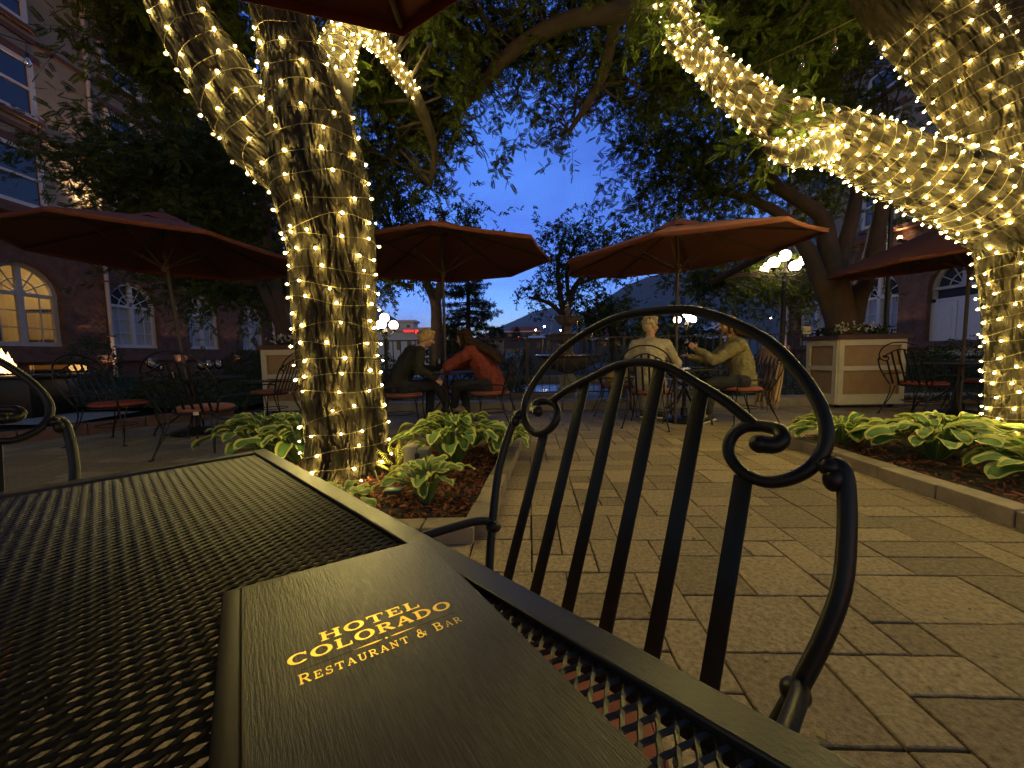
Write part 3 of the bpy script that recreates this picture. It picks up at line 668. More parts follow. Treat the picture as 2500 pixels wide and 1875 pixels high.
# ================================================================== PARASOLS
mat('canopy', (.135, .036, .022), .9, var=.07, vscale=30, transl=.015)
mat('pole', (.05, .03, .022), .5, var=.2, vscale=10)
mat('rib', (.06, .035, .025), .5)
def parasol(label, base, r, zr, za, rot=0., lean=(0, 0), tilt=(0, 0), group='red parasols over the terrace tables', n=8, vent=.17, z0=0.):
    t = thing('parasol', label, 'parasol', base, 0, group); B = Vector(base)
    sh = Matrix(((1, 0, lean[0]), (0, 1, lean[1]), (0, 0, 1)))               # the pole leans a little
    tl = Matrix.Rotation(tilt[0], 3, 'X') @ Matrix.Rotation(tilt[1], 3, 'Y')
    top = sh @ Vector((0, 0, zr)); P = lambda v: B + top + tl @ (Vector(v) - Vector((0, 0, zr)))
    def prof(q): return lerp(za, zr, q ** 1.08)                              # canopy height at radius share q
    def pt(q, a, sag=0.):                                                     # straight edge between ribs plus sag
        k = math.floor((a - rot) / (2 * math.pi / n) + 1e-6); a0 = rot + k * 2 * math.pi / n; f = (a - a0) / (2 * math.pi / n)
        p0, p1 = Vector((math.cos(a0), math.sin(a0), 0)), Vector((math.cos(a0 + 2 * math.pi / n), math.sin(a0 + 2 * math.pi / n), 0))
        pull = 1 - .018 * 4 * f * (1 - f) * q; v = p0.lerp(p1, f) * (r * q * pull)
        return Vector((v.x, v.y, prof(q) - .022 * 4 * f * (1 - f) * q * (1.2 - q) - sag))
    m = 6; c = MB(); rings = [vent, .3, .5, .7, .85, 1.0]; vs = []
    for q in rings:
        for k in range(n * m): vs.append(P(pt(q, rot + 2 * math.pi * k / (n * m) + 1e-9)))
    for k in range(n * m):                                                    # hem
        v = pt(1.0, rot + 2 * math.pi * k / (n * m) + 1e-9); vs.append(P(v * .997 - Vector((0, 0, .028 + v.z * .003))))
    L = len(rings) + 1; w_ = n * m
    c.add(vs, [(j * w_ + k, j * w_ + (k + 1) % w_, (j + 1) * w_ + (k + 1) % w_, (j + 1) * w_ + k) for j in range(L - 1) for k in range(w_)])
    cn_ = c.build('canopy', MATS['canopy'], t)
    md = cn_.modifiers.new('cloth', 'SOLIDIFY'); md.thickness = .003
    v = MB(); vs = []
    for q, dz in ((.0, .075), (.10, .062), (.20, .028), (.235, .005)):
        for k in range(w_):
            x = pt(max(q, .001), rot + 2 * math.pi * k / w_ + 1e-9); vs.append(P(Vector((x.x, x.y, prof(q) + dz + .012 * math.sin(k * 2 * math.pi / m) * q / .235))))
    v.add(vs, [(j * w_ + k, j * w_ + (k + 1) % w_, (j + 1) * w_ + (k + 1) % w_, (j + 1) * w_ + k) for j in range(3) for k in range(w_)])
    v.build('vent', MATS['canopy'], cn_)
    for k in range(n):
        a = rot + 2 * math.pi * k / n; d = Vector((math.cos(a), math.sin(a), 0))
        pts = [P(d * (r * q * .985) + Vector((0, 0, prof(q) - .02))) for q in (.03, .3, .6, .85, 1.0)]
        b = MB(); b.tube(pts, .011, 6); rb = b.build('rib', MATS['rib'], t)
        b = MB(); b.tube([P(d * .035 + Vector((0, 0, zr - .18))), P(d * (r * .48) + Vector((0, 0, prof(.48) - .03)))], .008, 6); b.build('strut', MATS['rib'], rb)
    b = MB(); b.tube([B + sh @ Vector((0, 0, z0 - B.z)), B + top, P((0, 0, za - .02))], .021, 12); b.build('pole', MATS['pole'], t)
    b = MB(); b.tube([P((0, 0, zr - .24)), P((0, 0, zr - .13))], .038, 12); b.build('runner', MATS['rib'], t); b = MB(); b.tube([P((0, 0, za - .09)), P((0, 0, za - .03))], .04, 12); b.build('hub', MATS['rib'], t)
    b = MB(); b.ball(P((0, 0, za + .09)), .03, 12, 8, (1, 1, 1.2)); b.build('finial', MATS['pole'], t)
    return t
parasol('red parasol at the left, over the round table set with glasses', (-4.24, 5.1, 0), 1.52, 2.36, 2.80, R(10), (-.10, .0), (R(-1.2), R(1.0)))
parasol('red parasol right of the lit left trunk, over the couple', (-.92, 5.35, 0), 1.50, 2.29, 2.72, R(6), (.0, 0), (0, R(-.8)))
parasol('largest red parasol, right of centre, tilted to the left, over two seated women', (2.22, 5.2, 0), 1.56, 2.255, 2.63, R(14), (.0, 0), (R(2.4), R(-4.2)))
parasol('red parasol at the right edge, half hidden by the lit right trunk', (6.45, 5.5, 0), 1.62, 2.24, 2.80, R(20), (.0, 0), (R(1.0), R(-5.0)))
parasol('dark parasol overhead, its corner dipping into the top of the view', (-.57, .25, 0), 1.37, 2.27, 2.70, R(83), (0, 0))

# ================================================================== CHAIRS
mat('cushion', (.25, .058, .026), .8, var=.12, vscale=12, bump=.3, bscale=140, bdist=.003, sheen=.15)
mat('cushion_dark', (.25, .045, .03), .8, var=.12, vscale=12, bump=.3, bscale=140, bdist=.003)
mat('label_tag', (.6, .55, .42), .8)
def mir(l): return [(-a, b) for a, b in l]
OUT_R = [(0, .2470), (.075, .2420), (.140, .2180), (.205, .1790), (.250, .1330), (.284, .0800), (.2960, .0350), (.288, .000), (.266, -.025), (.235, -.0375), (.204, -.0300), (.183, -.008), (.182, .018), (.197, .036), (.220, .0415)]
CURL_R = [(.220, .0415), (.242, .038), (.250, .026), (.243, .014), (.226, .012)]
INN = [(-.212, .040), (-.165, .074), (-.110, .104), (-.055, .131), (0, .1395), (.055, .131), (.110, .104), (.165, .074), (.212, .040)]
POST_R = [(.292, -.006), (.304, .003), (.316, -.004), (.322, -.030), (.327, -.080), (.328, -.140), (.318, -.200), (.302, -.262), (.282, -.330), (.262, -.385), (.250, -.415)]
def BK(s, u, off=0.): return Vector((s, -(u + .41) * .356 + off * .934, .83 + .934 * u + off * .356))
def bk(l, n=5, off=0.): return spline([BK(s, u, off) for s, u in l], n)
def build_chair(name, label, group, cush='cushion', tagged=False):
    t = thing(name, label, 'chair', (0, 0, 0), 0, group)
    I = MATS['iron']; seg = 12
    b = MB(); b.tube(bk(mir(OUT_R[::-1])[:-1] + OUT_R, 6), .0088, seg); b.build('outer_arch', I, t)
    b = MB(); b.tube(bk(INN, 6), .0086, seg)
    b.build('inner_arch', I, t)
    for sg in (1, -1):
        f = (lambda l: l) if sg > 0 else mir
        b = MB(); pts = [BK(s * sg, u, .0045 * i) for i, (s, u) in enumerate(CURL_R)]; b.tube(spline(pts, 5), [.0088 + .004 * k / 20 for k in range(21)], seg); b.ball(pts[-1], .0135, 12, 8); b.build('scroll', I, t)
        b = MB(); b.tube(bk(f(POST_R), 5), .0102, seg); b.ball(BK(.303 * sg, -.002, .002), .0128, 12, 8, (1, 1.1, 1)); b.ball(BK(.309 * sg, -.018, .004), .0118, 12, 8, (1, 1, 1.3)); b.build('back_post', I, t)
        # arm: from the post forward, then down to the seat rail
        a0 = BK(.306 * sg, -.262); pts = [a0 + Vector((-.012 * sg, -.012, -.02)), a0 + Vector((0, .02, .004)), a0 + Vector((.006 * sg, .10, .012)), Vector((.322 * sg, .24, .598)), Vector((.318 * sg, .37, .598)), Vector((.298 * sg, .44, .572)), Vector((.275 * sg, .462, .51)), Vector((.262 * sg, .452, .435))]
        b = MB(); b.tube(spline(pts, 6), .0095, seg); b.ball(a0 + Vector((-.008 * sg, .004, -.012)), .0165, 12, 8); b.build('arm', I, t)
        # legs: two slender rods each, meeting at the foot
        for y, fy, nm in ((.45, .50, 1), (.02, -.13, 0)):
            ft = Vector((.285 * sg, fy, .012)); b = MB()
            b.tube(spline([Vector((.255 * sg, y, .43)), Vector((.245 * sg, lerp(y, fy, .2), .30)), Vector((.262 * sg, lerp(y, fy, .7), .12)), ft], 6), .0075, 8)
            b.tube(spline([Vector((.185 * sg, y + (.03 if nm else -.01), .43)), Vector((.215 * sg, lerp(y, fy, .3), .26)), Vector((.255 * sg, lerp(y, fy, .75), .11)), ft], 6), .0065, 8)
            b.cbox(ft + Vector((0, .008 if nm else -.008, -.004)), (.03, .04, .014), .004); b.build('leg', I, t)
    for k in range(6):
        s = (k - 2.5) * .0855; ut = -.036 if k in (0, 5) else [.0, .0, .0][0] + (.095 if k in (1, 4) else .131)
        p0, p1 = BK(s, ut), BK(s * .94, -.405); d = (p1 - p0); mid = (p0 + p1) / 2; rot = Matrix.Rotation(math.atan2(-d.y, -d.z) * -1, 3, 'X')
        b = MB(); b.cbox(mid, (.0255, .0055, d.length), .0015, rot); b.build('slat', I, t)
    b = MB(); b.tube([(.265 * math.cos(a), .235 + .25 * math.sin(a), .432) for a in np.linspace(0, 2 * math.pi, 40, endpoint=False)], .009, 8, close=True)
    b.tube([(.19 * math.cos(a), .2 + .20 * math.sin(a), .21) for a in np.linspace(0, 2 * math.pi, 36, endpoint=False)], .006, 6, close=True)
    for k in range(7): b.box((0, .03 + k * .07, .430), (.52 * math.sqrt(max(.05, 1 - ((k - 3) / 3.7) ** 2)), .012, .004))
    b.build('seat_frame', I, t)
    b = MB(); b.lathe([(.0, .440), (.20, .440), (.245, .446), (.262, .462), (.258, .480), (.235, .492), (.16, .498), (.0, .500)], (0, .235, 0), 40)
    for v in b.v: v.z += mnoise.noise(v * 9) * .006
    c = b.build('cushion', MATS[cush], t); b = MB(); b.tube([(.264 * math.cos(a), .235 + .264 * math.sin(a), .4625) for a in np.linspace(0, 2 * math.pi, 40, endpoint=False)], .005, 6, close=True); b.build('piping', MATS[cush], c)
    if tagged: b = MB(); b.box((.07, -.022, .440), (.05, .004, .035)); b.build('label_tag', MATS['label_tag'], c, False)
    return t
GCH = 'wrought iron armchairs on the terrace'
CH_A = build_chair('armchair', 'big black wrought iron armchair pulled up to the mesh table in the foreground', GCH)
CH_A.location = (.1024, .625, 0); CH_A.rotation_euler = (0, 0, R(130.06))
CH_D = build_chair('armchair', 'dark iron armchair with red cushion facing right at the far left', GCH, 'cushion_dark')
CH_T = build_chair('armchair', 'iron armchair with orange cushion and pale tag, back turned, before the left table', GCH, tagged=True)
def put(o, x, y, face):                                                    # face: direction the sitter looks, degrees from +x; (x, y) is the seat centre
    a = R(face); o.rotation_euler = (0, 0, a - math.pi / 2); o.location = (x - .235 * math.cos(a), y - .235 * math.sin(a), 0); return o
def chair(src, x, y, face, label): return put(dup(src, label=label), x, y, face)
put(CH_D, -4.75, 4.62, 4); put(CH_T, -3.28, 4.08, 97)
chair(CH_A, -1.09, .486, -43.2, 'black iron armchair at the left edge beyond the mesh table')
chair(CH_T, -3.75, 5.95, 178, 'iron armchair with orange cushion left of the lit trunk, before the cream planter')
chair(CH_A, -1.48, 5.15, 25, 'iron armchair the person in black with fair hair sits on')
chair(CH_A, -.30, 5.25, 165, 'iron armchair the person in the red sweater sits on')
chair(CH_A, 1.84, 5.12, 62, 'iron armchair the person in the pale cardigan sits on')
chair(CH_A, 3.12, 5.24, 184, 'iron armchair with a striped scarf over its back, its sitter in olive tweed')
chair(CH_A, 1.68, 6.12, 350, 'empty iron armchair with a yellow bag on its seat, by the railing')
chair(CH_D, 5.95, 5.55, 10, 'dark iron armchair with red cushion just right of the cream planter')
chair(CH_D, 7.05, 5.75, 172, 'dark iron armchair with red cushion beside the lit right trunk')

# ================================================================== FOREGROUND TABLE
C0 = Vector((-.719, 1.098, 0)); A_ = Vector((.729, -.6845, 0)); B_ = Vector((-.6845, -.729, 0)); TZ = .72; LA, LB = 1.42, 1.0
def TB(a, b, z): return C0 + A_ * a + B_ * b + Vector((0, 0, z))
mat('table_metal', (.013, .012, .010), .40, bump=.35, bscale=260, bdist=.0012, spec=.6, coat=.2)
mat('table_mesh', (.012, .011, .009), .34, spec=.5)
tb = thing('mesh_table', 'black expanded metal table in the foreground with a flat metal rim', 'table', TB(LA / 2, LB / 2, 0))
rotT = Matrix((A_, B_, Vector((0, 0, 1)))).transposed()
fw = .033
def rimpiece(b, a0, a1, b0, b1):
    b.cbox(TB((a0 + a1) / 2, (b0 + b1) / 2, TZ - .013), (a1 - a0, b1 - b0, .026), .0022, rotT)
b = MB(); rimpiece(b, 0, LA, 0, fw); rimpiece(b, 0, LA, LB - fw, LB); rimpiece(b, 0, fw, fw + .0006, LB - fw - .0006); rimpiece(b, LA - fw, LA, fw + .0006, LB - fw - .0006)
b.build('rim', MATS['table_metal'], tb, False)
# expanded metal: staggered zigzag strands, long axis of the diamonds along B_
pp, hl = .0068, .0148; a_ = np.arange(fw - .002, LA - fw + .004, pp); bb_ = np.arange(fw - .004, LB - fw + .008, hl / 3)
V, Fc = [], []; nb = len(bb_); prof = [(-.0023, -.0008), (-.0013, .0020), (.0023, .0008), (.0013, -.0020)]
for k, a0 in enumerate(a_):
    ph = (bb_ / hl) % 2; tri = np.where(ph < 1, ph, 2 - ph) * 2 - 1; tri = np.clip(tri * 1.28, -1, 1); yy = a0 + (pp / 2) * tri * (1 if k % 2 else -1); base = len(V) * nb * 4
    sec = np.stack([np.stack([C0.x + A_.x * (yy + pa) + B_.x * bb_, C0.y + A_.y * (yy + pa) + B_.y * bb_, TZ - .008 + pz + 0 * bb_], 1) for pa, pz in prof], 1)
    V.append(sec); i = np.arange(nb - 1)
    for q in range(4): Fc.append(np.stack([base + i * 4 + q, base + i * 4 + (q + 1) % 4, base + (i + 1) * 4 + (q + 1) % 4, base + (i + 1) * 4 + q], 1))
link('mesh_top', npmesh('mesh_top', np.concatenate(V).reshape(-1, 3), np.concatenate(Fc), MATS['table_mesh']), tb)
for a in (.09, LA - .09):
    for c in (.09, LB - .09):
        b = MB(); b.tube(spline([TB(a, c, TZ - .026), TB(lerp(a, LA / 2, .06), lerp(c, LB / 2, .06), .40), TB(lerp(a, LA / 2, .02), lerp(c, LB / 2, .02), .14), TB(a, c, .012)], 6), .017, 10); b.build('leg', MATS['iron'], tb)
b = MB(); b.tube([TB(LA / 2, LB / 2, TZ - .05), TB(LA / 2, LB / 2, TZ + .002)], .034, 16); b.build('parasol_collar', MATS['table_metal'], tb)

# menu board
ML = Vector((-.3022, .4061, 0)); E1 = Vector((.862, .507, 0)); E2 = Vector((.573, -.819, 0)); rotM = Matrix((E1, -E2, Vector((0, 0, 1)))).transposed()
MZ = TZ + .0012; MT = .0085
def MP(x, y, z): return ML + E1 * x + E2 * y + Vector((0, 0, z))
def wood_mat():
    m = bpy.data.materials.new('menu_wood'); m.use_nodes = True; nt = m.node_tree; N = nt.nodes; b = N['Principled BSDF']; b.inputs['Roughness'].default_value = .42; b.inputs['Specular IOR Level'].default_value = .7
    tc = N.new('ShaderNodeTexCoord'); mp = N.new('ShaderNodeMapping'); mp.inputs['Rotation'].default_value = (0, 0, math.atan2(E2.x, -E2.y) * -1); mp2 = N.new('ShaderNodeMapping'); mp2.inputs['Scale'].default_value = (520, 48, 1)
    mp.vector_type = 'POINT'; lnk(nt, tc.outputs['Object'], mp.inputs[0]); lnk(nt, mp.outputs[0], mp2.inputs[0])
    n = N.new('ShaderNodeTexNoise'); n.inputs['Scale'].default_value = 1; n.inputs['Detail'].default_value = 6; n.inputs['Roughness'].default_value = .7; lnk(nt, mp2.outputs[0], n.inputs['Vector'])
    r = N.new('ShaderNodeValToRGB'); r.color_ramp.elements[0].position = .35; r.color_ramp.elements[1].position = .7; r.color_ramp.elements[0].color = (.010, .008, .006, 1); r.color_ramp.elements[1].color = (.055, .041, .024, 1)
    lnk(nt, n.outputs['Fac'], r.inputs[0]); lnk(nt, r.outputs[0], b.inputs['Base Color'])
    bp = N.new('ShaderNodeBump'); bp.inputs['Strength'].default_value = .9; bp.inputs['Distance'].default_value = .0012; lnk(nt, n.outputs['Fac'], bp.inputs['Height']); lnk(nt, bp.outputs[0], b.inputs['Normal'])
    mr = N.new('ShaderNodeMapRange'); mr.inputs['To Min'].default_value = .27; mr.inputs['To Max'].default_value = .44; lnk(nt, n.outputs['Fac'], mr.inputs[0]); lnk(nt, mr.outputs[0], b.inputs['Roughness'])
    MATS['menu_wood'] = m
wood_mat()
mat('gold', (.80, .56, .14), .38, metal=1., bump=.2, bscale=900, bdist=.0003)
mat('spine', (.016, .010, .009), .55, spec=.25)
mat('engraved', (.006, .005, .004), .7)
mn = thing('menu_board', 'dark wood grained menu board with gold lettering lying on the mesh table', 'menu', MP(.1, .18, MZ))
b = MB(); b.cbox(MP(.1035, .18, MZ + MT / 2), (.207, .36, MT), .0012, rotM); b.build('cover', MATS['menu_wood'], mn)
b = MB(); b.cbox(MP(-.0085, .181, MZ + .006), (.0165, .352, .012), .004, rotM); b.build('spine', MATS['spine'], mn)

class Glyphs:
    """slab-serif capitals made of bars and elliptical strokes"""
    def __init__(s, mb, z): s.mb, s.z, s.k = mb, z, 0
    def poly(s, pts, T):
        s.k += 1; z = s.z + 1.2e-5 * (s.k % 9); n = len(pts)
        s.mb.add([MP(*T(x, y), z) for x, y in pts], [tuple(range(n))])
    def rect(s, x0, y0, x1, y1, T): s.poly([(x0, y0), (x1, y0), (x1, y1), (x0, y1)], T)
    def bar(s, x0, y0, x1, y1, w, T):
        L = math.hypot(x1 - x0, y1 - y0); nx, ny = -(y1 - y0) / L * w / 2, (x1 - x0) / L * w / 2
        s.poly([(x0 + nx, y0 + ny), (x1 + nx, y1 + ny), (x1 - nx, y1 - ny), (x0 - nx, y0 - ny)], T)
    def arc(s, cx, cy, rx, ry, a0, a1, tw, th, T, n=22):
        o = [(cx + rx * math.cos(R(lerp(a0, a1, k / n))), cy + ry * math.sin(R(lerp(a0, a1, k / n)))) for k in range(n + 1)]
        i = [(cx + (rx - tw) * math.cos(R(lerp(a0, a1, k / n))), cy + (ry - th) * math.sin(R(lerp(a0, a1, k / n)))) for k in range(n + 1)]
        s.k += 1; z = s.z + 1.2e-5 * (s.k % 9); m = n + 1
        s.mb.add([MP(*T(x, y), z) for x, y in o + i], [(k, k + 1, m + k + 1, m + k) for k in range(n)])
    def glyph(s, ch, T, w):
        t = w * .55; S = .1
        def stem(x, full=True): s.rect(x, 0, x + w, 1, T); s.rect(x - .1, 0, x + w + .1, S, T); s.rect(x - .1, 1 - S, x + w + .1, 1, T)
        if ch == 'H': stem(.1); stem(.8); s.rect(.1 + w, .46, .8, .46 + t, T); return 1.1
        if ch == 'O': s.arc(.58, .5, .58, .52, 0, 360, w * 1.1, t, T, 40); return 1.16
        if ch == 'T': s.rect(.5 - w / 2, 0, .5 + w / 2, 1, T); s.rect(.28, 0, .72, S, T); s.rect(0, .88, 1, 1, T); s.rect(0, .68, .09, .88, T); s.rect(.91, .68, 1, .88, T); return 1.0
        if ch == 'E': s.rect(.1, 0, .1 + w, 1, T); s.rect(0, 0, .9, .12, T); s.rect(0, .88, .86, 1, T); s.rect(.1 + w, .45, .62, .45 + t, T); s.rect(.54, .36, .62, .64, T); s.rect(.81, .12, .9, .32, T); s.rect(.77, .68, .86, .88, T); return .92
        if ch == 'L': s.rect(.1, 0, .1 + w, 1, T); s.rect(0, .9, .4, 1, T); s.rect(0, 0, .88, .12, T); s.rect(.79, .12, .88, .36, T); return .9
        if ch == 'C': s.arc(.56, .5, .56, .52, 42, 318, w * 1.1, t, T, 34); s.rect(.88, .66, .97, .98, T); return 1.0
        if ch == 'D': s.rect(.1, 0, .1 + w, 1, T); s.rect(0, 0, .45, t, T); s.rect(0, 1 - t, .45, 1, T); s.arc(.45, .5, .62, .5, -90, 90, w * 1.1, t, T); return 1.1
        if ch == 'R': stem(.1); s.rect(.1 + w, .88, .5, 1, T); s.rect(.1 + w, .44, .5, .55, T); s.arc(.5, .72, .36, .28, -90, 90, w, .11, T); s.bar(.5, .46, .88, .05, w * .9, T); s.rect(.74, 0, 1.0, S, T); return 1.0
        if ch == 'A': s.bar(.12, .05, .5, 1, t, T); s.bar(.5, .98, .88, .05, w, T); s.rect(.24, .3, .76, .3 + t, T); s.rect(0, 0, .3, S, T); s.rect(.68, 0, 1.04, S, T); return 1.04
        if ch == 'S': s.arc(.4, .73, .34, .29, 20, 270, w * .8, t, T); s.arc(.4, .28, .38, .30, -160, 90, w * .8, t, T); s.rect(.64, .74, .72, 1, T); s.rect(.0, 0, .08, .26, T); return .8
        if ch == 'U': s.rect(.12, .3, .12 + w, 1, T); s.rect(.78, .3, .78 + t, 1, T); s.arc(.12 + (.66 + t) / 2, .32, (.66 + t) / 2, .34, 180, 360, w * .8, t, T); s.rect(0, .9, .4, 1, T); s.rect(.64, .9, 1, 1, T); return 1.0
        if ch == 'N': s.rect(.1, 0, .1 + t, 1, T); s.rect(.8, 0, .8 + t, 1, T); s.bar(.14, .95, .86, .05, w, T); s.rect(0, 0, .34, S, T); s.rect(.64, .9, 1.04, 1, T); s.rect(0, .9, .26, 1, T); return 1.04
        if ch == 'B': s.rect(.1, 0, .1 + w, 1, T); s.rect(0, 0, .5, .11, T); s.rect(0, .89, .5, 1, T); s.rect(.1 + w, .47, .5, .57, T); s.arc(.5, .75, .32, .25, -90, 90, w, .11, T); s.arc(.5, .28, .38, .28, -90, 90, w, .11, T); return .94
        if ch == '&': s.arc(.42, .76, .22, .25, 0, 360, .11, .09, T, 26); s.arc(.36, .27, .36, .29, 0, 360, .14, .1, T, 30); s.bar(.3, .62, .9, .03, .16, T); s.arc(.62, .45, .34, .40, -70, 10, .1, .1, T); s.rect(.74, .46, 1.0, .54, T); return 1.0
        return .55
    def word(s, text, x0, x1, base, cap, w=.20, sp=.16, small=None):
        def run(T0):
            x = 0
            for i, ch in enumerate(text):
                sc = 1.0 if (small is None or i == 0 or text[i - 1] == ' ') else small
                if T0: wd = s.glyph(ch, (lambda xx, sc_, k: (lambda gx, gy: (x0 + (xx + gx * sc_) * k, base - gy * cap * sc_)))(x, sc, T0), w)
                else: wd = WID.get(ch, .55)
                x += wd * sc + sp
            return x - sp
        return run((x1 - x0) / run(None))
WID = dict(H=1.1, O=1.16, T=1.0, E=.92, L=.9, C=1.0, D=1.1, R=1.0, A=1.04, S=.8, U=1.0, N=1.04, B=.94); WID['&'] = 1.0
lt = MB(); G_ = Glyphs(lt, MZ + MT + .0003)
G_.word('HOTEL', .0580, .1470, .1395, .0122, .22, .20); G_.word('COLORADO', .0312, .1728, .1570, .0128, .22, .17)
G_.word('RESTAURANT & BAR', .0368, .1715, .1815, .0112, .17, .26, .76)
T1 = lambda x, y: (x, y)
for x0, x1 in ((.079, .1035), (.1095, .134)): G_.poly([(x0, .1655), ((x0 * .25 + x1 * .75) if x0 < .09 else (x0 * .75 + x1 * .25), .1645), (x1, .1655), ((x0 * .25 + x1 * .75) if x0 < .09 else (x0 * .75 + x1 * .25), .1665)], T1)
G_.poly([(.1065 + .0012 * math.cos(k), .1655 + .0012 * math.sin(k)) for k in np.linspace(0, 6.28, 12, endpoint=False)], T1)
lt.build('gold_lettering', MATS['gold'], mn, False)
ln = MB(); G2 = Glyphs(ln, MZ + MT + .00012); G2.rect(.040, .1652, .0785, .1659, T1); G2.rect(.1345, .1652, .172, .1659, T1); ln.build('engraved_rule', MATS['engraved'], mn, False)

# ================================================================== ROUND TABLES, GLASSES, LAMPS, PLANTERS
mat('table_top_dark', (.02, .018, .017), .4, bump=.3, bscale=90, bdist=.003)
glassmat('wine_glass', (.99, .99, .99), .975, .02); mat('wine_red', (.06, .004, .006), .1); glassmat('water_fill', (.8, .88, .97), .8, .03)
def round_table(label, x, y, r=.46, base=True):
    t = thing('round_table', label, 'table', (x, y, 0), 0, 'round iron tables on the terrace')
    b = MB(); b.lathe([(.0, .722), (r - .02, .722), (r, .727), (r + .004, .738), (r - .002, .746), (r - .03, .742), (.0, .740)], (x, y, 0), 40); b.build('table_top', MATS['table_top_dark'], t)
    b = MB(); b.tube([(x, y, .02), (x, y, .722)], .026, 12); b.build('pedestal', MATS['iron'], t)
    for k in range(4):
        a = k * math.pi / 2 + .5; d = Vector((math.cos(a), math.sin(a), 0)); o = Vector((x, y, 0)); b = MB()
        b.tube(spline([o + d * .03 + Vector((0, 0, .46)), o + d * .12 + Vector((0, 0, .30)), o + d * .26 + Vector((0, 0, .17)), o + d * .37 + Vector((0, 0, .14)), o + d * .42 + Vector((0, 0, .06)), o + d * .43 + Vector((0, 0, .008))], 5), .013, 8)
        b.tube(spline([o + d * .03 + Vector((0, 0, .50)), o + d * .16 + Vector((0, 0, .58)), o + d * .30 + Vector((0, 0, .68)), o + d * .38 + Vector((0, 0, .72))], 5), .010, 8); b.build('leg', MATS['iron'], t)
    b = MB(); b.lathe([(.27, .0), (.28, .02), (.26, .045), (.12, .07), (.05, .09), (.04, .2)], (x, y, 0), 32); b.build('parasol_base', MATS['iron'], t); return t
round_table('round iron table set with empty glasses under the left parasol', -4.24, 5.1, .56)
round_table('round iron table between the couple at the railing', -.92, 5.4, .42)
round_table('round iron table with wine glasses between the two seated women', 2.42, 5.38, .46)
round_table('round iron table in the dark at the right behind the lit trunk', 6.5, 5.6, .46)
def wineglass(x, y, z, label, fill=None, h=.21, group=None, wide=.043):
    t = thing('wine_glass', label, 'glass', (x, y, z), 0, group); b = MB()
    b.lathe([(.034, 0), (.034, .002), (.006, .006), (.0045, .012), (.0045, h * .40), (.012, h * .44), (wide * .8, h * .56), (wide, h * .70), (wide * .93, h * .85), (wide * .78, h), (wide * .76, h), (wide * .9, h * .85), (wide * .96, h * .70), (wide * .76, h * .57), (.008, h * .455), (.0, h * .45)], (x, y, z), 20); b.build('bowl', MATS['wine_glass'], t)
    if fill: b = MB(); b.lathe([(.0, h * .46), (.010, h * .465), (wide * .74, h * .58), (wide * .93, h * .69), (.0, h * .69)], (x, y, z), 16); b.build('drink', MATS[fill], t)
    return t
GG = 'empty glasses on the left table'
wineglass(-4.68, 5.02, .742, 'tall empty wine glass, leftmost on the left table', None, .27, GG, .058); wineglass(-4.52, 4.94, .742, 'second empty glass from the left on the left table', None, .19, GG, .05)
wineglass(-3.98, 4.95, .742, 'empty glass right of the parasol pole on the left table', None, .22, GG, .05); wineglass(-3.86, 5.08, .742, 'empty glass at the right rim of the left table', None, .23, GG, .05)
wineglass(-4.12, 5.25, .742, 'empty glass at the middle of the left table, behind the chair back', None, .23, GG, .05)
wineglass(2.20, 5.16, .742, 'glass of water on the table in front of the pale cardigan', 'water_fill', .19, None, .046)
wineglass(-.98, 5.22, .742, 'clear glass on the couple\'s table', None, .2, None, .042)
for i, (x, y, s_) in enumerate(((2.52, 5.2, .13), (2.72, 5.36, .12))):
    b = MB(); b.lathe([(.0, .742), (s_ * .6, .742), (s_, .757), (s_ * .97, .760), (s_ * .58, .748), (.0, .747)], (x, y, 0), 28)
    o = b.build('plate', mat('plate', (.10, .09, .085), .25) if i == 0 else MATS['plate']); tag(o, ('dark plate nearest the water glass' if i == 0 else 'dark plate in front of the olive tweed jacket') + ' on the women\'s table', 'plate')
glow('candle_flame', (1, .55, .16), 9)
t = thing('candle_jar', 'short glowing candle jar on the left table before the pole', 'candle', (-4.33, 4.9, .742)); b = MB(); b.lathe([(.03, 0), (.036, .01), (.034, .075), (.031, .075), (.031, .012), (0, .01)], (-4.33, 4.9, .742), 16); b.build('jar', MATS['wine_glass'], t); b = MB(); b.lathe([(.0, .012), (.028, .012), (.028, .04), (.0, .042)], (-4.33, 4.9, .742), 12); b.build('wax', mat('wax', (.7, .55, .3), .6), t)

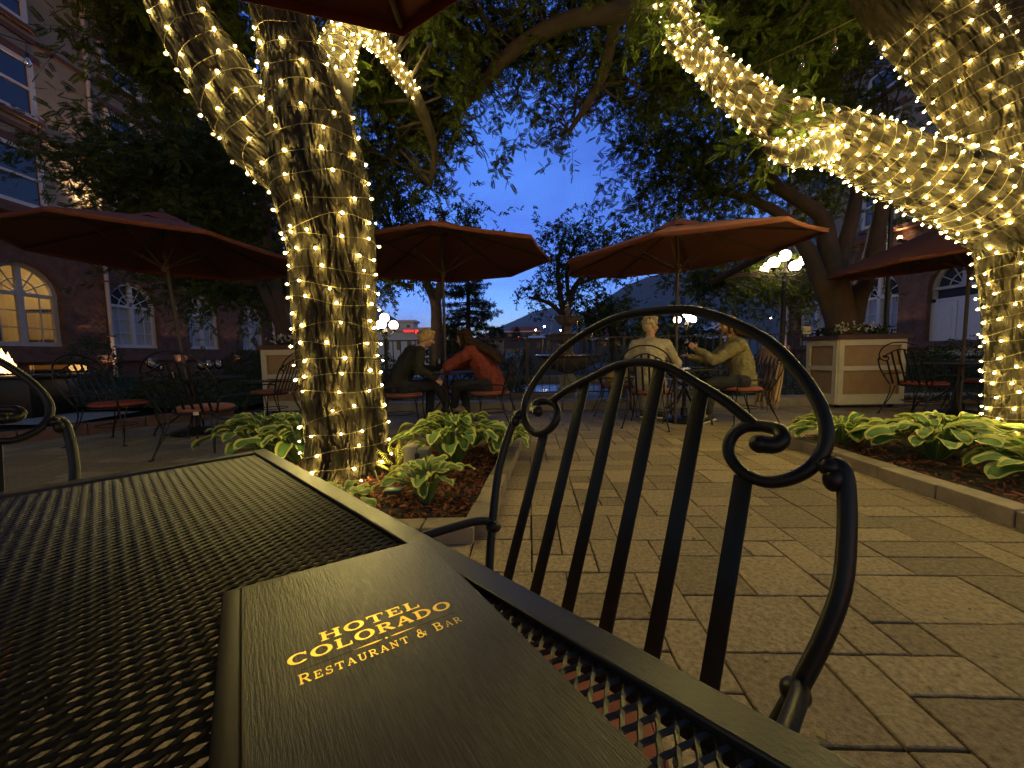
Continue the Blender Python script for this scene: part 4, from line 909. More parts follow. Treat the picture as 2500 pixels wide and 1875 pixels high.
mat('lamp_post', (.02, .022, .021), .45)
glow('globe', (1.0, .72, .42), 30)
def street_lamp(label, x, y, zb, zg, rad, arm=.42, n=4, top=True, group='globe street lamps'):
    t = thing('street_lamp', label, 'street lamp', (x, y, zb), 0, group); h = zg - .28 - zb
    b = MB(); b.lathe([(.16, 0), (.16, .12), (.11, .2), (.12, .5), (.075, .6), (.06, .8), (.05, h - .2), (.07, h - .15), (.05, h - .1), (.05, h), (.09, h + .06), (.05, h + .14), (.03, h + .2)], (x, y, zb), 16); b.build('post', MATS['lamp_post'], t)
    cs = []
    for k in range(n):
        a = 2 * math.pi * k / n + .45; d = Vector((math.cos(a), math.sin(a), 0)); o = Vector((x, y, zg)); b = MB()
        b.tube(spline([o + Vector((0, 0, -.24)), o + d * arm * .35 + Vector((0, 0, -.32)), o + d * arm * .8 + Vector((0, 0, -.28)), o + d * arm + Vector((0, 0, -rad - .03))], 5), .016, 8)
        b.tube([o + d * arm * .5 + Vector((0, 0, -.30)) + d * .06 * math.cos(w_) + Vector((0, 0, .06 * math.sin(w_))) for w_ in np.linspace(0, 6, 14)], .008, 6); b.lathe([(.02, -rad - .05), (.07, -rad - .02), (.08, -rad + .02), (.06, -rad + .03)], o + d * arm, 12); b.build('arm', MATS['lamp_post'], t); cs.append(o + d * arm)
    if top:
        b = MB(); b.tube([(x, y, zg - .26), (x, y, zg + .22 - rad)], .022, 8); b.build('stem', MATS['lamp_post'], t); cs.append(Vector((x, y, zg + .22)))
    for c in cs: b = MB(); b.ball(c, rad, 18, 12); b.build('globe', MATS['globe'], t)
    return t
street_lamp('tall black lamp post with five white globes at the right, near the cream planter', 7.0, 10.0, .05, 3.15, .135, .46)
street_lamp('small lamp post with white globes left of the couple, beyond the railing', -3.9, 12.0, -.6, 1.95, .135, .26, 3)
street_lamp('small lamp post with white globes seen under the foreground chair arch', 7.24, 16.0, -.8, 2.3, .145, .36, 3)

mat('cream_paint', (.62, .54, .36), .6, var=.08, vscale=7, bump=.15, bscale=60, bdist=.003)
mat('tan_panel', (.36, .22, .10), .7, var=.12, vscale=8, bump=.15, bscale=60, bdist=.003)
mat('planter_cap', (.085, .04, .03), .65, var=.2, vscale=9)
def planter(label, cx, cy, wx=.55, wy=.33, ht=1.13, ry=0.):
    t = thing('planter_box', label, 'planter', (cx, cy, 0)); rz = Matrix.Rotation(ry, 3, 'Z'); c0 = Vector((cx, cy, 0))
    oc = lambda e: [(-wx - e, -wy - e), (wx + e, -wy - e), (wx + e, wy + e), (-wx - e, wy + e)]
    b = MB(); pl = [(rz @ Vector((*q, 0)) + c0)[:2] for q in oc(-.02)]; b.prism(pl, .07, ht); b.build('panel', MATS['tan_panel'], t, False)
    P = oc(0); z0, z1 = .06, ht + .002; b = MB()
    for i in range(4):
        a, d = Vector((*P[i], 0)), Vector((*P[(i + 1) % 4], 0)); L = (d - a).length; u = (d - a) / L; nrm = Vector((u.y, -u.x, 0)); rot = rz @ Matrix((u, -nrm, Vector((0, 0, 1)))).transposed(); mid = (a + d) / 2
        def board(s0, s1, za, zb): b.cbox(c0 + rz @ (a + u * ((s0 + s1) / 2) + nrm * .004 + Vector((0, 0, (za + zb) / 2))), (s1 - s0, .034, zb - za), .004, rot)
        sw = .085
        board(0, sw, z0, z1); board(L - sw, L, z0, z1); zs_ = [(z0, z0 + .17), (z0 + .56, z0 + .64), (z1 - .10, z1)]
        for za, zb in zs_: board(sw, L - sw, za, zb - .001)
    b.build('frame', MATS['cream_paint'], t, False)
    b = MB(); b.prism([(rz @ Vector((*q, 0)) + c0)[:2] for q in oc(.06)], ht + .004, ht + .075); b.build('cap', MATS['planter_cap'], t, False)
    b = MB(); b.prism([(rz @ Vector((*q, 0)) + c0)[:2] for q in oc(-.05)], ht + .07, ht + .085); b.build('soil', MATS['soil'], t, False)
    for sx in (-1, 1):
        for sy in (-1, 1): b = MB(); b.tube([(cx + sx * (wx - .1) - .02, cy + sy * (wy - .1), .035), (cx + sx * (wx - .1) + .02, cy + sy * (wy - .1), .035)], .034, 12); b.build('caster', MATS['iron'], t)
    return t
planter('cream box planter with tan panels at the right, topped with flowers', 5.9, 6.64)
planter('cream box planter with tan panels half hidden behind the lit left trunk', -3.80, 7.05)
q = at(1970, 806, 6.35); sg = thing('small_sign', 'small cream plaque with dark scribbles fixed at the railing end beside the right planter', 'sign', q)
b = MB(); b.cbox(q, (.13, .014, .125), .004); b.build('board', mat('sign_face', (.55, .48, .32), .7), sg, False)
b = MB()
for x0, z0, x1, z1 in ((-.045, .03, -.04, -.03), (-.04, -.03, .0, -.025), (.005, -.01, .02, -.028), (.02, -.028, .045, -.005)): b.tube([q + Vector((x0, -.009, z0)), q + Vector((x1, -.009, z1))], .004, 6)
b.build('marks', MATS['engraved'], sg); b = MB(); b.tube([q + Vector((0, .02, -.06)), q + Vector((0, .02, -.16))], .008, 6); b.build('stake', MATS['iron'], sg)

# ================================================================== TREES AND STRING LIGHTS
mat('bark', (.036, .025, .010), .92, var=.6, vscale=9, bump=1., bscale=60, bdist=.012, stretch=(1.6, 1.6, .35))
mat('bark_smooth', (.070, .046, .032), .85, var=.3, vscale=5, bump=.5, bscale=30, bdist=.01, stretch=(1, 1, .4))
mat('bark_dark', (.05, .036, .028), .9, var=.3, vscale=5)
mat('leaf_locust', (.058, .086, .009), .85, island=.5, transl=.18, spec=.2)
mat('leaf_dark', (.046, .075, .016), .85, island=.5, transl=.2, spec=.2)
mat('leaf_far', (.045, .075, .022), .85, spec=.2, island=.45, transl=.2)
mat('leaf_conifer', (.022, .040, .028), .8, island=.4)
mat('leaf_shrub', (.030, .058, .016), .7, island=.5, transl=.2)

def pinnate(pairs=8, L=.15, l=.040, w=.019):
    V = []; Fq = []
    for k in range(pairs):
        x = L * (.22 + .74 * k / (pairs - 1)); sc = 1 - .35 * abs(k / (pairs - 1) - .4)
        for sg in (-1, 1):
            d = np.array([.45, sg * .9, 0]); d /= np.linalg.norm(d); n = np.array([-d[1], d[0], 0]); b = np.array([x, 0, 0]); o = len(V)
            V += [b, b + d * l * sc * .5 + n * w * sc * .5, b + d * l * sc, b + d * l * sc * .5 - n * w * sc * .5]; Fq.append([o, o + 1, o + 2, o + 3])
    o = len(V); V += [np.array([0, -.0022, 0]), np.array([L, -.0016, 0]), np.array([L, .0016, 0]), np.array([0, .0022, 0])]; Fq.append([o, o + 1, o + 2, o + 3])
    V = np.array(V); V[:, 2] -= .7 * V[:, 0] ** 2 + .35 * np.abs(V[:, 1]); return V, np.array(Fq)
def simple_leaf(L=.10, w=.05):
    V = np.array([[0, 0, 0], [L * .45, w / 2, .006], [L, 0, -.012], [L * .45, -w / 2, .006]]); return V, np.array([[0, 1, 2, 3]])
def clump_leaf(L=.10, w=.05, k=3):
    V, Fq = [], []
    for i in range(k):
        a = (i - (k - 1) / 2) * .9; c, s = math.cos(a), math.sin(a); v, f = simple_leaf(L, w); rot = np.array([[c, -s, 0], [s, c, 0], [0, 0, 1]]); o = sum(len(q) for q in V); V.append(v @ rot.T + np.array([.02 * i, 0, .012 * (i % 2)])); Fq.append(f + o)
    return np.concatenate(V), np.concatenate(Fq)
def scatter(T, org, xd, sc, rs, roll=.7):
    """copies of a leaf template: origins, x directions, sizes -> verts, faces"""
    V, Fq = T; n = len(org); xd = xd / np.linalg.norm(xd, axis=1, keepdims=True); up = np.tile([0, 0, 1.], (n, 1)) + rs.normal(0, roll * 1.5, (n, 3))
    y = np.cross(up, xd); y /= np.maximum(np.linalg.norm(y, axis=1, keepdims=True), 1e-6); z = np.cross(xd, y)
    M = np.stack([xd, y, z], 2) * sc[:, None, None]
    P = np.einsum('nij,kj->nki', M, V) + org[:, None, :]
    return P.reshape(-1, 3), (Fq[None] + (np.arange(n) * len(V))[:, None, None]).reshape(-1, Fq.shape[1])
def crown(name, blobs, mats, parent, seed, tmpl, per=9, twig_len=(.3, .65), droop=.22, limbs=None, bark='bark_dark', leaf_sc=(.7, 1.15), clump_r=.25, twig_r=.004, dens=1.):
    """blobs: (centre, (rx, ry, rz), number of sprays, number of clumps). Leaves sit along real twigs; clumps are tied to the limbs by branches"""
    rs = np.random.default_rng(seed); tw = MB(); O, D, S = [], [], []
    for c, rad, ns, nc in blobs:
        c = np.array(c); rad = np.array(rad); q = rs.normal(0, 1, (nc, 3)); q /= np.linalg.norm(q, axis=1, keepdims=True); cc = c + q * rad * (rs.random((nc, 1)) ** .45)
        for k in range(nc):
            if limbs:
                t_ = Vector(cc[k]); s_ = min(limbs, key=lambda p: (p - t_).length + .35 * max(0, p.z - t_.z)); L = (t_ - s_).length
                if L > .15:
                    m1 = s_.lerp(t_, .4) + Vector(rs.normal(0, .09 * L, 3)) + Vector((0, 0, .12 * L)); m2 = s_.lerp(t_, .75) + Vector(rs.normal(0, .07 * L, 3)) + Vector((0, 0, .08 * L)); rr = min(.035, .006 + .010 * L)
                    pl = spline([s_, m1, m2, t_], 4); tw.tube(pl, [lerp(rr, .004, i / (len(pl) - 1)) for i in range(len(pl))], 5)
        per_c = max(1, round(ns * dens / nc))
        for k in range(nc):
            sz = rs.uniform(.6, 1.4)
            for _ in range(int(per_c * sz)):
                p = cc[k] + rs.normal(0, clump_r * sz, 3) * np.array([1, 1, .62]); d = (p - cc[k]) * .8 + rs.normal(0, .35, 3); d[2] -= .15; d /= np.linalg.norm(d); L = rs.uniform(*twig_len); pts = []
                st = p - d * L * .4
                for j in range(5): u = j / 4; pts.append(st + d * L * u + np.array([0, 0, -droop * L * u * u]))
                tw.tube(pts, [twig_r, twig_r * .85, twig_r * .7, twig_r * .5, twig_r * .3], 3, caps=False); side = 1
                for j in range(per):
                    u = .1 + .9 * j / (per - 1) if per > 1 else .5; i = min(int(u * 4), 3); f = u * 4 - i; pos = pts[i] * (1 - f) + pts[i + 1] * f; ax = pts[i + 1] - pts[i]; ax = ax / np.linalg.norm(ax)
                    lat = np.cross(ax, [0, 0, 1.]); lat /= max(np.linalg.norm(lat), 1e-6); side = -side; dd = ax * .5 + lat * side * .8 + rs.normal(0, .5, 3)
                    if j == per - 1: dd = ax + rs.normal(0, .2, 3)
                    O.append(pos); D.append(dd); S.append(rs.uniform(*leaf_sc))
    V, Fq = scatter(tmpl, np.array(O), np.array(D), np.array(S), rs)
    cr_ = link(name, npmesh(name, V, Fq, mats), parent)
    if tw.v: tw.build('branches', MATS[bark], parent, False)
    return cr_
def limb(path, rad, seg, rough=0., seed=0, n=8, cap=True):
    """tapering limb with furrowed bark; returns MB, axis points and radii"""
    P = spline(path, n); k = len(path); Rr = []
    for i in range(len(P)):
        u = i / n; a = min(int(u), k - 2); Rr.append(lerp(rad[a], rad[a + 1], min(1, u - a)))
    b = MB(); b.tube(P, Rr, seg, caps=cap)
    if rough:
        s_ = 0.
        for i in range(len(P)):
            if i: s_ += (P[i] - P[i - 1]).length
            for j in range(seg):
                v = b.v[i * seg + j]; d = v - P[i]; w_ = 2 * math.pi * j / seg; cx_, cy_ = math.cos(w_) * Rr[i], math.sin(w_) * Rr[i]
                big = mnoise.noise(Vector((cx_ * 5 + seed, cy_ * 5, s_ * 1.1)))
                if seg < 50: b.v[i * seg + j] = P[i] + d * (1 + rough * (big - .2 + .6 * mnoise.noise(Vector((cx_ * 14 + seed, cy_ * 14, s_ * 4))))); continue
                wv = .035 * mnoise.noise(Vector((cx_ * 9, cy_ * 9, s_ * 5 + seed)))
                r1 = abs(mnoise.noise(Vector((cx_ * 24 + seed + wv * 20, cy_ * 24 + wv * 20, s_ * 3.4)))); r2 = abs(mnoise.noise(Vector((cx_ * 52 + seed, cy_ * 52 + wv * 30, s_ * 8)))); r3 = mnoise.noise(Vector((cx_ * 90, cy_ * 90, s_ * 60 + seed)))
                fur = -.030 * max(0, 1 - r1 * 5.5) - .010 * max(0, 1 - r2 * 4.5) + .004 * r3
                b.v[i * seg + j] = P[i] + d * (1 + rough * .9 * big) + d.normalized() * (fur * min(1, Rr[i] / .2) + .004)
    return b, P, Rr
def px(l): return [at(u, v, d) for u, v, d in l], [hw * d / F for (u, v, d), hw in zip(l, [q for q in HW])]

# ---- string lights
mat('cord', (.19, .15, .07), .7)
glow('mini_bulb', (1.0, .77, .22), 880)
sm_ = bpy.data.materials.new('bulb_halo'); sm_.use_nodes = True; nt = sm_.node_tree; N = nt.nodes; N.remove(N['Principled BSDF']); em_ = N.new('ShaderNodeEmission'); em_.inputs[0].default_value = (1.0, .66, .13, 1); em_.inputs[1].default_value = 1.5
tp_ = N.new('ShaderNodeBsdfTransparent'); mx_ = N.new('ShaderNodeMixShader'); mx_.inputs[0].default_value = .5; lnk(nt, tp_.outputs[0], mx_.inputs[1]); lnk(nt, em_.outputs[0], mx_.inputs[2]); lnk(nt, mx_.outputs[0], N['Material Output'].inputs[0]); sm_.cycles.emission_sampling = 'NONE'  # halo round each bulb core painted as a dim see-through glowing shell
bb_ = MB(); bb_.ball((0, 0, 0), .0062, 8, 6, (1, 1, 1.4), 0); bb_.ball((0, 0, .002), .0118, 10, 7, (1, 1, 1.25), 1); BULB = bb_.mesh('bulb', [MATS['mini_bulb'], sm_])
bs_ = MB(); bs_.tube([(0, 0, -.022), (0, 0, -.008)], .0055, 6); SOCK = bs_.mesh('socket', MATS['cord'])
GS = 'warm string lights wrapped round the two big trunks'
def wrap_string(label, P, Rr, pitch, gap, seed, a0=0., lim=100, off=.004, sc=1., i0=0., i1=1., back=.15):
    rs = random.Random(seed); n = len(P); cum = [0]
    for i in range(1, n): cum.append(cum[-1] + (P[i] - P[i - 1]).length)
    tot = cum[-1]; s0, s1 = tot * i0, tot * i1
    def pos(s):
        i = 0
        while i < n - 2 and cum[i + 1] < s: i += 1
        f = (s - cum[i]) / max(1e-6, cum[i + 1] - cum[i]); t = (P[i + 1] - P[i]).normalized(); return P[i].lerp(P[i + 1], f), lerp(Rr[i], Rr[i + 1], f), t
    c0 = pos((s0 + s1) / 2)[0]; th = thing('string_lights', label, 'string lights', c0, 0, GS); pts = []; s = s0; a = a0; wob = 0; bul = []; acc = 0; nextb = gap * .5
    while s < s1:
        c, r_, t = pos(s); x, y = frame(t, Vector((0, -1, .001)) if abs(t.z) > .5 else Vector((0, 0, 1))); rr = r_ * 1.03 + off; d = x * math.cos(a) + y * math.sin(a)
        zz = .35 * pitch * math.sin(a * 1.0 + seed) + .5 * pitch * mnoise.noise(Vector((a * .8, seed, 0))); pts.append(c + d * rr + t * zz)
        da = .22; step = math.hypot(da * rr, pitch * da / 6.283); acc += step
        if acc >= nextb:
            nextb = acc + gap * rs.uniform(.55, 1.45); view = (CAMP - c).normalized(); face = d.dot(view)
            if face > -back: bul.append((pts[-1] + d * rs.uniform(.004, .016) + t * rs.uniform(-.02, .02), d, face))
        a += da; s += pitch * da / 6.283
    b = MB(); b.tube(pts, .0022 * sc, 4, caps=False); b.build('cord', MATS['cord'], th)
    if len(bul) > lim: bul = sorted(bul, key=lambda q: -q[2])[:lim]
    inv = wm(th).inverted()
    for p, d, f_ in bul:
        o = bpy.data.objects.new('bulb', BULB); COL.objects.link(o); o.parent = th; o.matrix_parent_inverse = inv; o.location = p; dr = (d + Vector((rs.uniform(-.8, .8), rs.uniform(-.8, .8), rs.uniform(-.8, .8)))).normalized(); o.rotation_euler = dr.to_track_quat('Z', 'Y').to_euler(); o.scale = (sc * rs.uniform(.78, 1.15),) * 3
    return th

# ---- left lit tree
TLt = thing('lit_tree', 'big furrowed tree left of centre, its forked trunk wrapped in string lights', 'tree', (-1.26, 2.95, 0))
trunkL = [(846, 1175, 2.95, 108), (848, 1120, 2.95, 98), (846, 1040, 2.95, 95), (835, 930, 2.95, 92), (824, 820, 2.95, 92), (818, 700, 2.95, 93), (812, 600, 2.95, 95), (795, 510, 2.95, 101), (778, 430, 2.95, 106), (762, 330, 2.94, 98), (742, 225, 2.93, 84), (712, 120, 2.92, 69), (680, 10, 2.9, 60), (650, -130, 2.9, 55), (620, -330, 2.9, 50), (600, -600, 2.85, 40)]
stemL = [(770, 470, 2.97, 70), (712, 400, 2.95, 84), (640, 335, 2.93, 84), (585, 265, 2.9, 76), (535, 185, 2.88, 70), (480, 100, 2.86, 64), (428, 0, 2.85, 60), (380, -130, 2.85, 55), (330, -330, 2.85, 50), (280, -600, 2.8, 40)]
droopL = [(790, 260, 3.05, 60), (815, 170, 3.2, 45), (835, 95, 3.4, 36), (865, 62, 3.7, 30), (905, 85, 3.95, 25), (945, 130, 4.15, 21), (985, 190, 4.3, 18), (1020, 250, 4.4, 15), (1045, 310, 4.5, 12), (1062, 380, 4.6, 8), (1050, 450, 4.7, 5)]
AX = {}
def grow(key, l, parent, name, seg, rough, seed, m='bark', n=8):
    b, P, Rr = limb([at(u, v, d) for u, v, d, w_ in l], [w_ * d / F for u, v, d, w_ in l], seg, rough, seed, n); b.build(name, MATS[m], parent); AX[key] = (P, Rr)
grow('trunkL', trunkL, TLt, 'trunk', 240, .05, 1, n=24); grow('stemL', stemL, TLt, 'stem', 180, .05, 2, n=22); grow('droopL', droopL, TLt, 'limb', 24, .05, 3)
limbsL = AX['trunkL'][0][-80::2] + AX['stemL'][0][-80::2] + AX['droopL'][0]
def B_(u, v, d, r_, ns, nc, fy=1., fz=.8): return (tuple(at(u, v, d)), (r_, r_ * fy, r_ * fz), ns, nc)
LOC = pinnate()
crown('crown', [B_(345, 50, 4.6, .32, 46, 6), B_(390, 150, 4.9, .45, 90, 9), B_(530, 50, 4.3, .35, 40, 5), B_(590, 160, 4.4, .35, 40, 5), B_(380, -130, 4.2, .9, 150, 12), B_(950, 90, 5.0, .75, 110, 10), B_(930, 250, 5.2, .6, 90, 8), B_(1000, 330, 5.4, .45, 76, 8), B_(915, 400, 5.6, .42, 70, 7), B_(1080, 250, 5.4, .6, 80, 8),
               B_(600, -250, 3.8, 1.3, 240, 18), B_(900, -300, 4.2, 1.3, 220, 16), B_(100, -420, 4.0, 1.0, 110, 9), B_(1010, 20, 4.8, .7, 90, 8), B_(910, 170, 4.6, .45, 60, 6)], MATS['leaf_locust'], TLt, 31, LOC, limbs=limbsL, per=9, dens=1.5, clump_r=.19, twig_len=(.22, .45), leaf_sc=(.6, 1.0))  # unseen clumps above the view are made big to block sky light

# ---- right lit tree
TRt = thing('lit_tree', 'big tree at the right edge wrapped in dense string lights, one limb reaching left', 'tree', (4.39, 3.3, 0))
trunkR = [(2555, 1120, 3.3, 105), (2548, 1000, 3.3, 92), (2540, 850, 3.3, 88), (2530, 720, 3.3, 86), (2515, 600, 3.3, 88), (2490, 500, 3.3, 92), (2470, 400, 3.35, 88), (2440, 300, 3.4, 80), (2385, 215, 3.45, 76), (2310, 110, 3.5, 74), (2215, 0, 3.55, 72), (2120, -130, 3.6, 66), (2000, -330, 3.6, 58), (1900, -600, 3.6, 46)]
limbR = [(2490, 560, 3.32, 80), (2420, 500, 3.28, 84), (2330, 458, 3.26, 78), (2225, 420, 3.25, 70), (2148, 383, 3.25, 64), (2050, 342, 3.28, 57), (1958, 312, 3.32, 50), (1863, 268, 3.38, 44), (1790, 214, 3.45, 38), (1738, 165, 3.5, 33), (1690, 98, 3.6, 29), (1652, 40, 3.7, 27), (1625, -40, 3.8, 25), (1600, -180, 4.0, 22), (1560, -380, 4.2, 18)]
stubR = [(2030, 345, 3.25, 38), (1985, 368, 3.18, 34), (1935, 378, 3.12, 26), (1890, 368, 3.08, 16), (1862, 352, 3.05, 6)]
stub2R = [(1745, 172, 3.48, 24), (1705, 150, 3.42, 21), (1662, 135, 3.38, 14), (1622, 98, 3.35, 5)]
stem3R = [(2520, 520, 3.5, 70), (2510, 400, 3.8, 70), (2470, 270, 4.0, 68), (2415, 140, 4.1, 66), (2355, 0, 4.2, 62), (2300, -130, 4.3, 56), (2220, -330, 4.4, 46)]
armR = [(1655, 60, 3.7, 22), (1590, 35, 4.0, 22), (1500, 32, 4.4, 21), (1400, 48, 4.7, 19), (1300, 92, 5.0, 17), (1225, 150, 5.2, 15), (1160, 225, 5.4, 12), (1090, 290, 5.6, 8)]
arm2R = [(1500, 34, 4.4, 15), (1490, 110, 4.7, 13), (1470, 190, 5.0, 11), (1430, 260, 5.3, 8), (1390, 320, 5.6, 5)]
arm3R = [(1660, 30, 3.75, 22), (1700, -60, 4.4, 20), (1800, -60, 5.0, 18), (1880, 40, 5.4, 14), (1930, 130, 5.6, 9)]
grow('trunkR', trunkR, TRt, 'trunk', 200, .05, 5, n=22); grow('limbR', limbR, TRt, 'limb', 120, .06, 6, n=16); grow('stubR', stubR, TRt, 'limb', 24, .05, 7); grow('stub2R', stub2R, TRt, 'limb', 20, .05, 8); grow('stem3R', stem3R, TRt, 'stem', 110, .06, 9, n=16)
grow('armR', armR, TRt, 'limb', 16, .04, 10, 'bark_dark'); grow('arm2R', arm2R, TRt, 'limb', 14, .04, 11, 'bark_dark'); grow('arm3R', arm3R, TRt, 'limb', 14, .04, 12, 'bark_dark')
limbsR = AX['limbR'][0][-110::2] + AX['armR'][0] + AX['arm2R'][0] + AX['arm3R'][0] + AX['trunkR'][0][-90::2]
crown('crown', [B_(1150, 60, 5.4, .75, 76, 10), B_(1280, 50, 5.2, .65, 66, 9), B_(1420, 70, 5.0, .65, 70, 9), B_(1180, 180, 5.6, .55, 46, 7), B_(1340, 170, 5.6, .5, 40, 7), B_(1100, 310, 5.8, .40, 52, 7), B_(1190, 395, 6.0, .14, 9, 3), B_(1330, 340, 6.0, .30, 20, 5), B_(1470, 230, 5.8, .45, 44, 7), B_(1260, 240, 5.9, .26, 18, 4),
               B_(1570, 190, 5.6, .7, 96, 10), B_(1560, 50, 4.9, .55, 66, 8), B_(1880, 60, 4.8, .75, 150, 12), B_(1990, 110, 5.0, .6, 110, 9), B_(1800, 20, 4.6, .6, 90, 8), B_(1930, 210, 5.6, .6, 80, 8), B_(1650, 220, 6.0, .7, 90, 8),
               B_(1400, -260, 4.6, 1.5, 280, 18), B_(1900, -260, 4.4, 1.5, 260, 18), B_(2300, -350, 4.4, 1.4, 180, 12), B_(1150, -160, 5.0, 1.2, 170, 12), B_(2080, 30, 5.4, .6, 80, 8), B_(1760, 130, 4.3, .22, 18, 3), B_(1905, 370, 3.2, .14, 5, 2), B_(1590, 40, 3.7, .2, 14, 3)], MATS['leaf_locust'], TRt, 32, LOC, limbs=limbsR, per=9, dens=1.4, clump_r=.20, twig_len=(.2, .42), leaf_sc=(.55, 1.0), droop=.12)  # its unseen overhead clumps also screen the terrace from sky light

w = wrap_string; A = AX
w('string lights on the bottom third of the left trunk, down to the mulch', *A['trunkL'], .125, .19, 1, i0=.005, i1=.125)
w('string lights on the middle of the left trunk below the fork', *A['trunkL'], .115, .18, 2, i0=.125, i1=.255, a0=2)
w('string lights just under the fork of the left trunk', *A['trunkL'], .11, .17, 3, i0=.255, i1=.37, a0=1)
w('sparse string lights on the upper main stem of the left tree', *A['trunkL'], .15, .22, 4, i0=.37, i1=.66, a0=3)
w('string lights spiralling up the left-leaning stem of the left tree', *A['stemL'], .14, .17, 5, i0=.10, i1=.66, a0=1)
w('small dense string lights on the thin drooping limb right of the left tree', *A['droopL'], .075, .065, 6, i0=.06, i1=.72, sc=.8)
w('string lights on the lower right trunk beside the hostas', *A['trunkR'], .11, .17, 7, i0=.02, i1=.14)
w('string lights on the right trunk at parasol height', *A['trunkR'], .11, .16, 8, i0=.14, i1=.25, a0=2)
w('string lights on the right trunk where the big limb leaves it', *A['trunkR'], .11, .15, 9, i0=.25, i1=.36, a0=1)
w('string lights on the right tree upper stem running out at the top right', *A['trunkR'], .13, .15, 10, i0=.36, i1=.63, a0=1)
w('dense string lights on the stem at the very top right corner', *A['stem3R'], .075, .06, 11, i0=.22, i1=.74, sc=.85)
w('string lights on the thick root end of the right limb', *A['limbR'], .095, .12, 12, i0=.04, i1=.23)
w('string lights on the middle of the long right limb', *A['limbR'], .085, .10, 13, i0=.23, i1=.40, a0=2)
w('string lights on the thin rising end of the right limb', *A['limbR'], .085, .085, 14, i0=.40, i1=.72, a0=2, sc=.9)
w('tight bunch of string lights on the stub under the right limb', *A['stubR'], .06, .085, 15, i0=.05, i1=1., sc=.8)
w('tight bunch of string lights on the short twig left of the right limb', *A['stub2R'], .06, .07, 16, i0=.1, i1=1., sc=.75)

# ---- other trees
def tree(label, name, base, limbs_px, blobs, lmat, tmpl, seed, bark='bark_smooth', **kw):
    t = thing(name, label, 'tree', base); pts = []
    for i, l in enumerate(limbs_px):
        b, P, Rr = limb([Vector(q[:3]) for q in l], [q[3] for q in l], 14, .05, seed + i, 6); b.build('trunk' if i == 0 else 'limb', MATS[bark], t); pts += P[len(P) // 3:]
    crown('crown', blobs, MATS[lmat], t, seed, tmpl, limbs=pts, **kw); return t
def L_(*q): return [(*at(u, v, d), w_ * d / F) for u, v, d, w_ in q]
b0 = Vector((5.9, 6.7, 1.2))
SL = clump_leaf(.11, .05, 3); SM = clump_leaf(.15, .07, 3)
tree('spreading many-stemmed tree growing out of the right planter', 'courtyard_tree', b0,
     [L_((2068, 850, 6.7, 42), (2052, 770, 6.7, 32), (2040, 690, 6.9, 26), (2020, 600, 7.4, 21), (2005, 530, 7.5, 17), (1930, 478, 7.8, 14), (1860, 440, 8.2, 10)),
      L_((2055, 815, 6.7, 26), (2025, 740, 6.8, 21), (1995, 670, 7.0, 19), (1965, 600, 7.4, 16), (1900, 520, 7.7, 12), (1800, 478, 8.1, 9), (1740, 465, 8.5, 7)),
      L_((2070, 810, 6.7, 28), (2092, 730, 6.9, 21), (2120, 660, 7.5, 18), (2142, 560, 7.6, 16), (2160, 450, 7.7, 13), (2160, 330, 7.9, 9)),
      L_((2045, 720, 7.3, 20), (2050, 640, 7.4, 17), (2078, 540, 7.5, 15), (2092, 440, 7.7, 12), (2060, 330, 7.9, 9)),
      L_((1900, 600, 8.2, 12), (1830, 640, 9.2, 10), (1740, 690, 10.4, 7)), L_((1910, 470, 8, 12), (1860, 400, 8.2, 11), (1830, 330, 8.4, 9), (1845, 250, 8.6, 7))],
     [B_(1640, 430, 8.2, .8, 90, 9), B_(1580, 310, 8.0, .7, 80, 8), B_(1760, 330, 8.4, 1.3, 150, 14), B_(1740, 480, 8.6, .9, 90, 9), B_(1950, 400, 8.5, 1.2, 110, 12), B_(2060, 290, 8.4, 1.2, 110, 12), B_(1900, 230, 8.2, 1.3, 120, 12), B_(2120, 420, 8.8, .8, 60, 7), B_(1730, 670, 11.2, .85, 100, 10, 1, .55), B_(1830, 690, 11.0, 1.0, 120, 10, 1, .5), B_(1960, 720, 11.5, .8, 60, 7, 1, .5), B_(2100, 100, 7.6, 1.2, 90, 9), B_(1600, 520, 8.8, .5, 30, 4)], 'leaf_locust', LOC, 41, per=8, dens=1.35, leaf_sc=(.9, 1.5), twig_len=(.4, .8), clump_r=.42)
